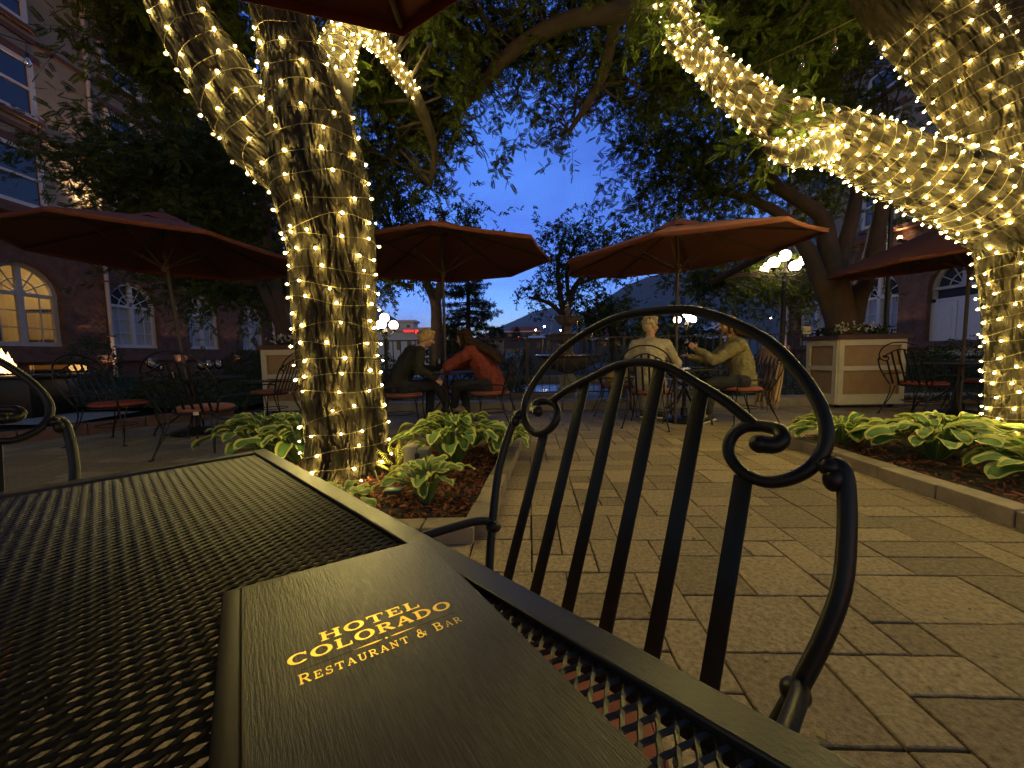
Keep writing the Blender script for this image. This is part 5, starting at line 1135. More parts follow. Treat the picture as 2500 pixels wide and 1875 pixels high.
tree('dark bushy tree in front of the left wing', 'courtyard_tree', (-3.6, 7.5, 1.2),
     [L_((706, 850, 7.4, 17), (690, 800, 7.5, 16), (665, 745, 7.7, 15), (635, 680, 8.0, 14), (590, 600, 8.3, 13), (520, 520, 8.5, 11), (430, 440, 8.7, 7)), L_((700, 815, 7.45, 14), (675, 700, 7.8, 12), (655, 600, 8.0, 11), (640, 480, 8.2, 8)), L_((640, 690, 8.0, 10), (560, 690, 8.6, 8), (470, 660, 9, 5)), L_((540, 540, 8.4, 9), (420, 560, 8.6, 7), (280, 500, 8.8, 5), (180, 420, 9, 3))],
     [B_(420, 440, 8.6, 1.1, 130, 12), B_(520, 480, 8.5, 1.0, 120, 11), B_(610, 540, 8.2, .8, 90, 9), B_(320, 400, 8.8, .9, 90, 9), B_(230, 350, 9.0, .55, 34, 5), B_(210, 420, 9.0, .5, 26, 4), B_(500, 360, 8.6, .9, 90, 9), B_(560, 410, 8.4, .8, 70, 8), B_(340, 520, 9.0, .9, 80, 8), B_(460, 570, 8.8, .8, 70, 7), B_(600, 640, 8.5, .7, 60, 6), B_(670, 600, 8.0, .5, 40, 5), B_(500, 685, 9.2, .8, 60, 7, 1, .35), B_(400, 690, 9.4, .5, 24, 4, 1, .3), B_(600, 700, 9, .6, 44, 6, 1, .35), B_(430, 310, 8.6, .6, 44, 6)], 'leaf_dark', LOC, 42, per=8, dens=1.5, leaf_sc=(.9, 1.5), twig_len=(.4, .8), clump_r=.42)
tree('tall leafy tree behind the middle left parasol with a dark forked trunk', 'park_tree', at(1066, 880, 14),
     [L_((1068, 900, 14, 15), (1066, 800, 14, 14), (1063, 740, 14, 13), (1040, 690, 14, 9), (1005, 630, 14, 7), (960, 570, 14, 5)), L_((1064, 745, 14, 11), (1078, 680, 14, 9), (1085, 600, 14, 8), (1080, 520, 14, 5)), L_((1058, 735, 14, 9), (1030, 640, 14.2, 7), (1040, 560, 14.2, 5)), L_((1010, 700, 13.9, 6), (960, 690, 13.8, 5), (920, 680, 13.6, 3))],
     [B_(950, 560, 14, 1.5, 150, 12), B_(1050, 530, 14, 1.3, 120, 10), B_(1140, 600, 14, 1.0, 60, 7), B_(900, 480, 14, 1.2, 100, 9), B_(870, 620, 14, 1.0, 80, 8), B_(980, 640, 13.8, .9, 60, 7), B_(920, 690, 13.4, .7, 46, 6), B_(1060, 650, 14, 1.0, 50, 6), B_(1010, 480, 14, .9, 50, 6), B_(870, 400, 14, 1.3, 90, 8)], 'leaf_far', SL, 43, bark='bark_dark', per=7, leaf_sc=(.9, 1.6), twig_len=(.5, 1.0), clump_r=.5, twig_r=.007)
tree('airy round-headed tree behind the fountain', 'park_tree', at(1385, 870, 17),
     [L_((1382, 900, 17, 11), (1380, 800, 17, 10), (1385, 750, 17, 9), (1405, 700, 17, 7), (1440, 650, 17, 5), (1470, 610, 17, 3)), L_((1380, 780, 17, 8), (1368, 720, 17, 7), (1362, 650, 17, 5), (1375, 580, 17, 3)), L_((1376, 770, 17, 6), (1340, 740, 17, 5), (1290, 725, 17, 3)), L_((1390, 740, 17, 5), (1385, 660, 17, 5), (1410, 580, 17, 3)), L_((1410, 695, 17, 4), (1470, 675, 17, 4), (1530, 680, 17, 2))],
     [B_(1370, 600, 17, 1.4, 70, 10), B_(1430, 580, 17, 1.2, 60, 9), B_(1350, 680, 17, 1.2, 54, 9), B_(1450, 650, 17, 1.2, 54, 9), B_(1300, 730, 17, .8, 24, 6), B_(1400, 545, 17, .9, 30, 6), B_(1480, 590, 17, 1.0, 40, 7), B_(1510, 680, 17, .9, 26, 6), B_(1400, 700, 17, 1.0, 34, 6), B_(1530, 560, 17, .9, 34, 6), B_(1385, 640, 17, 1.2, 40, 7)], 'leaf_far', SL, 44, bark='bark_dark', per=7, leaf_sc=(.9, 1.6), twig_len=(.5, 1.1), clump_r=.42, twig_r=.009)
tree('dark low tree right of the fountain', 'park_tree', at(1500, 870, 19), [L_((1500, 890, 19, 9), (1495, 820, 19, 8), (1480, 770, 19, 6), (1450, 740, 19, 4)), L_((1497, 830, 19, 6), (1530, 780, 19, 4), (1560, 760, 19, 3))],
     [B_(1460, 750, 19, 1.2, 90, 8), B_(1520, 760, 19, 1.2, 80, 8), B_(1490, 800, 19, 1.1, 60, 7), B_(1440, 800, 19, .7, 30, 5), B_(1560, 800, 19, .9, 40, 5)], 'leaf_far', SM, 45, bark='bark_dark', per=6, leaf_sc=(.9, 1.5), twig_len=(.5, 1.0), clump_r=.5, twig_r=.008)
tree('dark trees beyond the railing behind the two women', 'park_tree', at(1650, 880, 25), [L_((1640, 890, 25, 8), (1645, 820, 25, 7), (1660, 770, 25, 4))],
     [B_(1620, 800, 25, 1.6, 90, 8), B_(1700, 810, 25, 1.5, 90, 8), B_(1660, 850, 24, 1.6, 80, 8), B_(1740, 850, 24, 1.2, 50, 6), B_(1580, 850, 25, 1.2, 50, 6)], 'leaf_far', SM, 46, bark='bark_dark', per=6, leaf_sc=(1., 1.8), twig_len=(.6, 1.2), clump_r=.6, twig_r=.01)
tree('dark tree mass behind the couple at the left of the valley view', 'park_tree', at(1120, 880, 24), [L_((1110, 890, 24, 8), (1108, 830, 24, 7), (1112, 790, 24, 4))],
     [B_(1100, 830, 24, 1.2, 60, 6), B_(1180, 850, 24, 1.2, 60, 6), B_(1150, 870, 23, 1.4, 70, 6), B_(1060, 850, 24, 1., 50, 6)], 'leaf_far', SM, 47, bark='bark_dark', per=6, leaf_sc=(1., 1.8), twig_len=(.6, 1.2), clump_r=.5, twig_r=.01)
# conifer
def conifer(label, u, v0, v1, d, wid, seed, name='conifer'):
    rs = np.random.default_rng(seed); b0, b1 = at(u, v0, d), at(u, v1, d); t = thing(name, label, 'tree', b0); hgt = b1.z - b0.z
    b = MB(); b.tube([b0, b0.lerp(b1, .5), b1], [.16, .10, .02], 8); b.build('trunk', MATS['bark_dark'], t); tw = MB(); O, D, S = [], [], []
    for k in range(150):
        f = rs.uniform(.08, .99) ; a = rs.uniform(0, 6.28); L = wid * (1 - f) ** .8 * rs.uniform(.6, 1.1) + .15; p = b0.lerp(b1, f); d_ = Vector((math.cos(a), math.sin(a), -.18))
        pts = [p + d_ * (L * q) + Vector((0, 0, .12 * L * q * q)) for q in (0, .35, .7, 1)]; tw.tube(pts, [.03, .022, .014, .006], 4, caps=False)
        for j in range(int(14 + 22 * L)):
            q = rs.uniform(.15, 1); pp_ = p + d_ * (L * q) + Vector((0, 0, .12 * L * q * q)); lat = Vector((-math.sin(a), math.cos(a), 0)) * rs.normal(0, .2 * L * (1.1 - q) + .04); O.append(np.array(pp_ + lat) + rs.normal(0, .03, 3)); D.append(np.array(d_) * .7 + rs.normal(0, .5, 3) + np.array([0, 0, -.25])); S.append(rs.uniform(.7, 1.3))
    V, Fq = scatter(clump_leaf(.17, .035, 4), np.array(O), np.array(D), np.array(S), rs); link('crown', npmesh('crown', V, Fq, MATS['leaf_conifer']), t); tw.build('branches', MATS['bark_dark'], t, False)
conifer('dark spruce behind the middle left parasol, beside the forked trunk', 1143, 880, 560, 20, 2.2, 51)
for i, (u, v0, v1, d, wd) in enumerate(((1226, 832, 803, 150, 3.2), (1262, 832, 797, 150, 4.6), (1207, 834, 800, 150, 2.6))):
    conifer('small dark fir on the valley floor, ' + ('middle one of three', 'largest and rightmost of three', 'leftmost of three')[i], u, v0, v1, d, wd, 60 + i)

# ---- shrubs, hedges
def shrub(label, c, rad, n, seed, name='shrub', m='leaf_shrub', tm=None, sc=(.6, 1.1), gp=None):
    rs = np.random.default_rng(seed); t = thing(name, label, 'shrub', (c[0], c[1], max(0, c[2] - rad[2])), 0, gp); q = rs.normal(0, 1, (n, 3)); q /= np.linalg.norm(q, axis=1, keepdims=True); rr = rs.uniform(.72, 1.03, (n, 1)); bump = np.array([1 + .14 * mnoise.noise(Vector(x * 2.2) + Vector((seed, 0, 0))) for x in q])[:, None]
    P = np.array(c) + q * np.array(rad) * rr * bump; V, Fq = scatter(tm or simple_leaf(.075, .04), P, q * .6 + rs.normal(0, .6, (n, 3)), rs.uniform(*sc, n), rs); link('foliage', npmesh('foliage', V, Fq, MATS[m]), t)
    b = MB()
    for k in range(9): a = 2.4 * k; e = np.array(c) + np.array([math.cos(a) * .6, math.sin(a) * .6, rs.uniform(-.1, .5)]) * np.array(rad); b.tube([(c[0], c[1], max(0, c[2] - rad[2])), tuple((np.array([c[0], c[1], max(0, c[2] - rad[2])]) + e) / 2 + rs.normal(0, .04, 3)), tuple(e)], [.014, .01, .005], 5)
    b.build('stems', MATS['bark_dark'], t); return t
p_ = at(600, 880, 12.5); shrub('clipped round hedge at the left, below the third arched window', (p_.x, 12.5, .75), (.62, .6, .52), 2600, 71, 'hedge'); p_ = at(665, 875, 12.2); shrub('clipped round hedge right of its twin, touching the left planter', (p_.x, 12.2, .8), (.55, .6, .58), 2400, 72, 'hedge')
p_ = at(225, 890, 10.5); shrub('loose dark shrub under the lit window, before the downspout', (p_.x, 10.5, .8), (.65, .5, .85), 1500, 73, tm=simple_leaf(.10, .045)); p_ = at(1195, 878, 11.6)
shrub('low green shrub at the left end of the pond', (p_.x, 12.6, .45), (.9, .5, .45), 1800, 74); p_ = at(2340, 868, 9.5); shrub('big rounded dark bush before the double door', (p_.x, 9.2, .55), (1.1, .9, .62), 3000, 75); p_ = at(2235, 880, 8.5); shrub('low feathery bush right of the cream planter', (p_.x, 8.3, .45), (.55, .5, .48), 1600, 76, tm=simple_leaf(.11, .025))
p_ = at(2390, 910, 7.6); shrub('low hedge behind the dark chairs at the right', (p_.x, 7.4, .3), (1.3, .4, .34), 2600, 77, 'hedge')
shrub('leafy shrub behind the railing left of the right planter', (4.3, 7.9, .5), (.55, .4, .5), 1500, 78); shrub('round green shrub behind the railing right of the couple', (.15, 7.55, .55), (.34, .3, .45), 900, 79)
shrub('leafy shrub behind the railing, left of the person in black', (-2.6, 7.6, .5), (.6, .4, .5), 1500, 80)
shrub('low green shrub right of the fountain foot', (3.2, 12.9, .4), (1.1, .5, .42), 1800, 81)
shrub('mound of low foliage at the left, behind the round table', (-6.6, 8.2, .3), (1.5, .7, .35), 2600, 82, tm=simple_leaf(.09, .05))
mat('petal', (.70, .66, .58), .7, island=.2)
def bedding(label, cx, cy, z, rad, n, seed):
    rs = np.random.default_rng(seed); t = thing('bedding_plants', label, 'plants', (cx, cy, z)); P = np.c_[rs.uniform(-rad[0], rad[0], n) + cx, rs.uniform(-rad[1], rad[1], n) + cy, z + rs.uniform(.0, .14, n)]; V, Fq = scatter(simple_leaf(.07, .04), P, rs.normal(0, 1, (n, 3)) + np.array([0, 0, .5]), rs.uniform(.6, 1.3, n), rs); link('foliage', npmesh('foliage', V, Fq, MATS['leaf_shrub']), t)
    k = n // 9; P = np.c_[rs.uniform(-rad[0], rad[0] * .3, k) + cx, rs.uniform(-rad[1], -rad[1] * .4, k) + cy, z + rs.uniform(.08, .17, k)]; V, Fq = scatter(clump_leaf(.03, .025, 4), P, rs.normal(0, 1, (k, 3)), rs.uniform(.7, 1.3, k), rs); link('flowers', npmesh('flowers', V, Fq, MATS['petal']), t)
bedding('white flowers and low leaves on top of the right planter', 5.9, 6.64, 1.2, (.5, .28), 560, 91); bedding('low leaves on top of the left planter', -3.8, 7.05, 1.2, (.5, .28), 420, 92)

# ---- hostas
mat('hosta_green', (.10, .20, .04), .62, var=.2, vscale=30, bump=.3, bscale=60, bdist=.004, transl=.3)
mat('hosta_cream', (.55, .56, .15), .65, var=.12, vscale=30, transl=.35)
mat('stalk', (.12, .2, .05), .5, transl=.2)
def hosta(label, x, y, z, rad, n0, seed, ht=.30, leaf=(.15, .22)):
    n = int(n0 * 1.3); rs = random.Random(seed); b = MB(); t = thing('hosta', label, 'plant', (x, y, z), 0, 'variegated hostas in the two beds'); st = MB()
    for k in range(n):
        f = (k + .5) / n; a = k * 2.39996 + rs.uniform(-.3, .3); inner = 1 - f; L = rs.uniform(*leaf) * (.8 + .35 * f); W = L * rs.uniform(.55, .74); el = lerp(1.25, .42, f ** .8) + rs.uniform(-.12, .12); pl = rad * (.25 + .75 * f) * .75
        d = Vector((math.cos(a), math.sin(a), 0)); root = Vector((x, y, z)) + d * rad * .08; tip0 = root + d * (pl * math.cos(el) * 1.1) + Vector((0, 0, ht * (.45 + .5 * math.sin(el)) * rs.uniform(.8, 1.1)))
        st.tube(spline([root, root.lerp(tip0, .5) + Vector((0, 0, .05)), tip0], 4), [.006] * 8 + [.004], 5)
        sd = Vector((-d.y, d.x, 0)); nx, ny = 8, 7; vs = []; tw = rs.uniform(-.35, .35); cup = rs.uniform(.10, .4); drp = rs.uniform(.7, 1.7); p1, p2 = rs.uniform(0, 6), rs.uniform(0, 6); e0 = el * .55 + rs.uniform(-.15, .15)
        pos = tip0.copy(); el_ = e0
        for i in range(nx + 1):
            u = i / nx; wd = W / 2 * (math.sin(math.pi * min(1, u * .86 + .10)) ** .75) * (1 - .25 * u) * (0 if i == nx else 1) + .0008
            fw_ = d * math.cos(el_) + Vector((0, 0, math.sin(el_))); nrm = Vector((0, 0, 1)) * math.cos(el_) - d * math.sin(el_); s2 = sd * math.cos(tw) + nrm * math.sin(tw); n2 = nrm * math.cos(tw) - sd * math.sin(tw)
            for j in range(ny):
                v = (j / (ny - 1)) * 2 - 1; wave = .011 * math.sin(u * 9 + p1 + v) * v * v + .0025 * math.cos(v * 14)
                vs.append(pos + s2 * (wd * v) + n2 * (cup * wd * abs(v) ** 1.3 + wave))
            pos = pos + fw_ * (L / nx); el_ -= drp / nx
        fs, ms_ = [], []
        for i in range(nx):
            for j in range(ny - 1): fs.append((i * ny + j, i * ny + j + 1, (i + 1) * ny + j + 1, (i + 1) * ny + j)); ms_.append(1 if (j in (0, ny - 2) or i == nx - 1) else 0)
        o = len(b.v); b.v.extend(vs); b.f.extend(tuple(q + o for q in f_) for f_ in fs); b.m.extend(ms_)
    b.build('leaves', [MATS['hosta_green'], MATS['hosta_cream']], t); st.build('stalks', MATS['stalk'], t)
hosta('wide hosta left of the lit trunk, behind the far table corner', -2.28, 3.5, .05, .42, 46, 1, .42); hosta('hosta touching the left side of the lit trunk', -1.82, 3.25, .05, .36, 34, 2, .40)
hosta('big hosta right of the lit trunk beside the power box', -.50, 3.18, .06, .42, 48, 3, .43); hosta('hosta at the far right corner of the left bed', -.12, 3.50, .05, .32, 30, 4, .26)
hosta('small upright hosta alone in the mulch nearest the foreground chair', -.55, 2.36, .06, .24, 20, 5, .25, (.12, .17)); hosta('tiny hosta at the foot of the lit trunk by the table rim', -1.02, 2.18, .06, .18, 12, 6, .16, (.10, .15))
hosta('wide hosta at the left end of the right bed', 3.15, 3.62, .08, .36, 40, 7, .24); hosta('big hosta in the middle of the right bed before the lit trunk', 3.42, 3.05, .08, .44, 50, 8, .30, (.17, .24)); hosta('hosta at the right edge of the view in the right bed', 3.55, 2.42, .08, .34, 34, 9, .22, (.16, .24)); hosta('hosta behind the others beside the right trunk', 3.9, 3.35, .08, .34, 34, 10, .28, (.17, .24))
# fern, power box, cable
fr = thing('fern', 'small pale green fern at the right foot of the lit trunk', 'plant', (-.92, 2.95, .08)); rs = np.random.default_rng(5); O = []; D = []
for k in range(26): a = rs.uniform(0, 6.28); O.append([-.92 + .03 * math.cos(a), 2.95 + .03 * math.sin(a), .08 + rs.uniform(0, .16)]); D.append([math.cos(a), math.sin(a), rs.uniform(.3, 1.3)])
V, Fq = scatter(pinnate(9, .17, .03, .009), np.array(O), np.array(D), rs.uniform(.8, 1.25, 26), rs, .3); link('fronds', npmesh('fronds', V, Fq, MATS['hosta_cream']), fr); b = MB(); b.tube([(-.92, 2.95, .04), (-.915, 2.95, .2)], .006, 6); b.build('stem', MATS['stalk'], fr)
mat('box_beige', (.30, .26, .19), .55, var=.1, vscale=10); mat('box_grey', (.14, .13, .11), .5)
pb = thing('power_box', 'beige and grey outdoor power box standing in the mulch by the big hosta', 'box', (-.75, 2.82, .05)); b = MB(); b.cbox((-.755, 2.82, .175), (.10, .10, .29), .008); b.build('housing', MATS['box_beige'], pb); b = MB(); b.cbox((-.66, 2.82, .165), (.085, .11, .27), .01); b.build('cover', MATS['box_grey'], pb); b = MB(); b.cbox((-.705, 2.765, .19), (.03, .02, .16), .004); b.build('socket_strip', MATS['iron'], pb)
vb = thing('valve_lid', 'small green plastic valve lid in the mulch', 'lid', (-.80, 2.5, .07)); b = MB(); b.cbox((-.80, 2.5, .085), (.11, .08, .035), .008); b.build('lid', mat('green_plastic', (.03, .10, .085), .5), vb)
cbm = MB(); cbm.tube(spline([(-1.0, 2.72, .16), (-.92, 2.6, .10), (-.86, 2.62, .075), (-.8, 2.75, .07), (-.74, 2.78, .10)], 6), .005, 6); tag(cbm.build('power_cable', MATS['cord']), 'thin cable running from the string lights over the mulch to the power box', 'cable')

# ---- festoon cables with unlit bulbs
glassmat('festoon_glass', (.95, .93, .88), .72, .05); mat('rubber', (.012, .012, .012), .6)
def festoon(label, a, c, sag, bulbs, hang=.12, glass=.032, m='rubber', r_=.006):
    t = thing('festoon_cable', label, 'festoon', a); P = []
    for k in range(41): u = k / 40; q = a.lerp(c, u); P.append(q - Vector((0, 0, sag * 4 * u * (1 - u))))
    b = MB(); b.tube(P, r_, 6); b.build('cable', MATS[m], t)
    for u in bulbs:
        q = P[min(40, int(u * 40))]; b = MB(); b.tube([q, q - Vector((0, 0, hang))], .003, 6); b.tube([q - Vector((0, 0, hang)), q - Vector((0, 0, hang + .055))], .017, 10); s_ = b.build('socket', MATS[m], t)
        b = MB(); b.lathe([(.012, 0), (.022, -.02), (glass, -.055), (glass * .95, -.08), (.016, -.105), (.001, -.115)], q - Vector((0, 0, hang + .05)), 14); b.build('bulb', MATS['festoon_glass'], s_); b = MB(); b.tube([q - Vector((0, 0, hang + .06)), q - Vector((.006, 0, hang + .10)), q - Vector((-.006, 0, hang + .13))], .003, 5); b.build('filament', MATS['cord'], s_)
festoon('black festoon cable with dark sockets sagging before the left wing', at(-60, 62, 4.6), at(470, 210, 6.4), .06, (.19, .56))
festoon('festoon cable with clear unlit bulbs hanging over the middle of the terrace', at(1010, 60, 7.), at(1480, -60, 5.), .10, (.12, .3, .5, .72), .1, .034, 'cord', .004)
festoon('festoon cable with clear unlit bulbs before the right tree', at(1780, 190, 4.6), at(2330, -90, 4.2), .05, (.22, .36, .52), .10, .034, 'cord', .004)
b = MB(); b.tube([at(930, 232, 8), at(1300, 208, 7.5), at(1650, 180, 7), at(2300, 155, 6.5)], .006, 6); tag(b.build('guy_wire', MATS['cord']), 'thin pale wire stretched across under the branches', 'wire')
pt_ = thing('light_pole', 'slim dark pole between the right planter and the arched door', 'pole', (7.5, 7.7, .0)); q0, q1 = at(2158, 900, 7.7), at(2180, 400, 7.7); b = MB(); b.tube([q0, q1], .042, 12); b.build('pole', MATS['lamp_post'], pt_); b = MB(); b.ball(q1, .06, 12, 8); b.build('finial', MATS['lamp_post'], pt_)
q0, q1 = at(704, 960, 7.9), at(700, 420, 7.9); pt_ = thing('light_pole', 'slim dark pole behind the left planter, beside the lit trunk', 'pole', q0); b = MB(); b.tube([q0, q1], .05, 12); b.build('pole', MATS['lamp_post'], pt_); b = MB(); b.ball(q1, .07, 12, 8); b.build('finial', MATS['lamp_post'], pt_)

# ================================================================== PEOPLE
mat('skin', (.46, .25, .16), .5, var=.06, vscale=20)
mat('hair_blond', (.46, .32, .13), .7, var=.3, vscale=40, stretch=(1, 1, .25), bump=.6, bscale=90, bdist=.006)
mat('hair_fair', (.42, .32, .19), .6, var=.35, vscale=40, bump=.8, bscale=60, bdist=.01)
mat('hair_dark', (.040, .020, .010), .85, spec=.2, var=.4, vscale=30, stretch=(1, 1, .2), bump=.7, bscale=80, bdist=.006)
mat('hair_brown', (.13, .07, .03), .8, spec=.25, var=.4, vscale=30, stretch=(1, 1, .2), bump=.7, bscale=80, bdist=.006)
mat('cloth_black', (.022, .019, .014), .9, bump=.4, bscale=60, bdist=.005)
mat('cloth_red', (.20, .035, .022), .9, var=.1, vscale=14, bump=.4, bscale=60, bdist=.005)
mat('cloth_beige', (.40, .34, .22), .9, var=.08, vscale=10, bump=.5, bscale=120, bdist=.004)
mat('cloth_olive', (.19, .155, .075), .95, var=.4, vscale=90, bump=.7, bscale=160, bdist=.005)
mat('trouser_grey', (.22, .20, .16), .9, bump=.3, bscale=40, bdist=.004); mat('trouser_dark', (.018, .018, .022), .9, bump=.3, bscale=40, bdist=.004)
mat('shoe_dark', (.02, .018, .016), .6); mat('shoe_sole', (.6, .55, .42), .6); mat('boot_tan', (.36, .25, .11), .7); mat('eye', (.02, .015, .012), .2)
def hand(b, wr, d, nrm, curl, thumb):
    """palm, four bent fingers of unequal length and a thumb leaving the side of the palm"""
    d = d.normalized(); nrm = (nrm - d * nrm.dot(d)).normalized(); s = d.cross(nrm)
    b.capsule(wr, wr + d * .03, .024, .026, 10)
    for k in range(4): o = (k - 1.5) * .019; b.capsule(wr + d * .025 + s * o * .8, wr + d * .085 + s * o, .0135, .0125, 8)
    for k in range(4):
        o = (k - 1.5) * .0195; L = (.066, .078, .073, .056)[k]; p = wr + d * .088 + s * o; dd = d.copy(); an = 0
        for j, sh in enumerate((.44, .31, .25)):
            an += curl * (.6, .8, .6)[j]; dd = (d * math.cos(an) + nrm * math.sin(an)); q = p + dd * (L * sh); b.capsule(p, q, .0088 - .0006 * j, .0084 - .0008 * j, 8); p = q
    p = wr + d * .03 - s * .026 * thumb; q = p + (d * .5 - s * .75 * thumb + nrm * .35).normalized() * .042; b.capsule(p, q, .0125, .0105, 8); b.capsule(q, q + (d * .85 - s * .25 * thumb + nrm * .45).normalized() * .032, .0105, .0085, 8)
def person(label, loc, face, J, top, bottom, hair, head_yaw=0., head_pitch=0., bulk=1., shoes='shoe_dark', sleeve=True, glasses=False, hair_long=0., bun=False, seed=1, curls=0., tan_boot=False):
    """J: joints in the sitter's frame (x right, y forward). Seat centre at loc, facing `face` degrees from +x"""
    a = R(face) - math.pi / 2; rz = Matrix.Rotation(a, 3, 'Z'); O = Vector((loc[0], loc[1], 0)); W = lambda v: O + rz @ Vector(v); D = lambda v: rz @ Vector(v)
    j = {k: W(v) for k, v in J.items() if not k.startswith(('curl', 'pn'))}; t = None
    # ---- body: one continuous fused surface
    b = MB(); hc = j['head']; hr = rz @ Matrix.Rotation(R(head_yaw), 3, 'Z') @ Matrix.Rotation(R(head_pitch), 3, 'X'); HD = lambda x, y, z: hc + hr @ Vector((x, y, z))
    b.ball(HD(0, -.008, .022), 1, 20, 14, (.076, .096, .094), 0, hr); b.ball(HD(0, .012, -.045), 1, 18, 12, (.060, .076, .072), 0, hr); b.ball(HD(0, .050, -.088), 1, 12, 8, (.030, .028, .022), 0, hr)
    b.capsule(HD(0, .082, .012), HD(0, .106, -.030), .010, .016, 10); b.capsule(HD(-.03, .076, .030), HD(.03, .076, .030), .014, .014, 8)
    b.capsule(HD(-.020, .078, -.060), HD(.020, .078, -.060), .009, .009, 8); b.capsule(HD(-.018, .074, -.072), HD(.018, .074, -.072), .010, .010, 8)
    for sg in (-1, 1): b.ball(HD(sg * .077, -.008, -.012), 1, 10, 8, (.012, .022, .034), 0, hr); b.ball(HD(sg * .040, .058, -.030), 1, 10, 8, (.024, .024, .026), 0, hr)
    nk = j['neck']; b.capsule(nk, HD(0, -.012, -.05), .056, .052, 14); b.capsule(j['chest'] + D((0, 0, .10)), nk, .075, .058, 14)
    b.capsule(j['pelvis'], j['waist'], .115, .105, 16); b.capsule(j['waist'], j['chest'], .105, .12, 16)
    for s in ('L', 'R'):
        b.capsule(j['chest'] + D((0, 0, .09)), j['sh' + s], .075, .058, 14); b.capsule(j['sh' + s], j['el' + s], .048, .038, 12); b.capsule(j['el' + s], j['wr' + s], .037, .026, 12)
        hd = (j['fi' + s] - j['wr' + s]); hand(b, j['wr' + s], hd, D(J.get('pn' + s, (0, .2, -1))) , J.get('curl' + s, .5), 1 if s == 'L' else -1)
        b.capsule(j['pelvis'], j['hip' + s], .10, .09, 14); b.capsule(j['hip' + s], j['kn' + s], .082, .058, 14); b.capsule(j['kn' + s], j['an' + s], .054, .036, 12); b.capsule(j['an' + s], j['to' + s], .036, .030, 10)
    t = remesh('person', b, MATS['skin'], .0075, None, 3); tag(t, label, 'person')
    # ---- clothing shells
    fold = lambda sc, am: (lambda v: am * mnoise.noise(Vector((v.x * sc, v.y * sc, v.z * sc * .7 + seed))) + am * .5 * mnoise.noise(v * sc * 2.7))
    c = MB(); k = bulk
    c.capsule(j['pelvis'] + D((0, -.01, -.02)), j['waist'], .155 * k, .145 * k, 20); c.capsule(j['waist'], j['chest'], .145 * k, .150 * k, 20); c.capsule(j['chest'], nk + D((0, -.005, -.03)), .135 * k, .068, 20)
    for s in ('L', 'R'):
        c.capsule(j['waist'] + D((.05 if s == 'R' else -.05, 0, 0)), j['chest'] + D((.06 if s == 'R' else -.06, 0, .03)), .115 * k, .115 * k, 16)
        c.capsule(j['chest'] + D((0, 0, .09)), j['sh' + s], .095 * k, .080 * k, 16); c.capsule(j['sh' + s], j['el' + s], .077 * k, .062 * k, 14); c.capsule(j['el' + s], j['wr' + s], .060 * k, .043 * k, 14)
    remesh('sweater' if top != 'cloth_olive' else 'jacket', c, MATS[top], .010, t, 6, fold(11, .018))
    c = MB(); c.capsule(j['hipL'], j['hipR'], .125, .125, 16); c.capsule(j['pelvis'], j['waist'] + D((0, 0, -.06)), .132, .12, 16)
    for s in ('L', 'R'): c.capsule(j['hip' + s], j['kn' + s], .10, .076, 16); c.capsule(j['kn' + s], j['an' + s] + (j['kn' + s] - j['an' + s]) * .16, .072, .056, 14)
    remesh('trousers', c, MATS[bottom], .010, t, 4, fold(12, .006))
    for s in ('L', 'R'):
        fd = (j['to' + s] - j['an' + s]); an = j['an' + s]; fd.normalize(); up = Vector((0, 0, 1)) if abs(fd.z) < .8 else -D((0, 1, 0)); rot = Matrix((fd.cross(up).normalized(), fd, up)).transposed(); c = MB(); boot = tan_boot and s == 'L'
        hl = an - fd * .05 - up * .03; c.capsule(hl, hl + fd * .12, .042, .042, 12); c.capsule(hl + fd * .1, j['to' + s] + fd * .035 - up * .022, .042, .036, 12); c.capsule(an + up * (.03 if not boot else .12), hl + fd * .03, .046, .044, 12)
        sh = remesh('shoe', c, MATS['boot_tan' if boot else shoes], .008, t, 4); c = MB(); c.cbox(an + fd * .045 - up * .075, (.078, .27, .022), .008, rot); c.build('sole', MATS['shoe_sole'], sh)
    # ---- hair, eyes, glasses
    c = MB(); c.ball(HD(0, -.022, .034), 1, 22, 14, (.086, .098, .098), 0, hr); c.ball(HD(0, -.050, -.025), 1, 18, 12, (.076, .062, .075), 0, hr); c.capsule(HD(-.04, .045, .088), HD(.04, .045, .088), .032, .032, 12)
    if curls:
        rs = random.Random(seed)
        for q in range(60): th, ph = rs.uniform(0, 6.28), rs.uniform(-.2, 1.4); v = Vector((math.cos(th) * math.cos(ph) * .085, math.sin(th) * math.cos(ph) * .10 - .022, math.sin(ph) * .10 + .03)); (v.y < .055 or v.z > .09) and c.ball(HD(*v), rs.uniform(.012, .022), 8, 6)
    if bun: c.ball(HD(0, -.118, -.01), .036, 12, 8)
    if hair_long:
        dn = hair_long
        for x in (-.065, -.03, 0, .03, .065): p0 = HD(x, -.06, .0); p1 = HD(x * 1.35, -.105, -.09); p2 = p1 + (j['chest'] - j['neck']).normalized() * dn * .6 + D((x * .4, -.165, .02)); p3 = p2 + (j['waist'] - j['chest']).normalized() * dn * .5 + D((0, -.045, 0)); c.capsule(p0, p1, .040, .044, 12); c.capsule(p1, p2, .056, .054, 12); c.capsule(p2, p3, .054, .024, 12)
        for sg in (-1, 1): c.capsule(HD(sg * .075, .0, .03), HD(sg * .083, -.005, -.11), .026, .028, 10)
    remesh('hair', c, MATS[hair], .0075, t, 3, (lambda v: (.006 if curls else .0025) * mnoise.noise(Vector((v.x * 55, v.y * 55, v.z * 14)))))
    for sg in (-1, 1): c = MB(); c.ball(HD(sg * .031, .083, .008), .0085, 10, 8); c.build('eye', MATS['eye'], t)
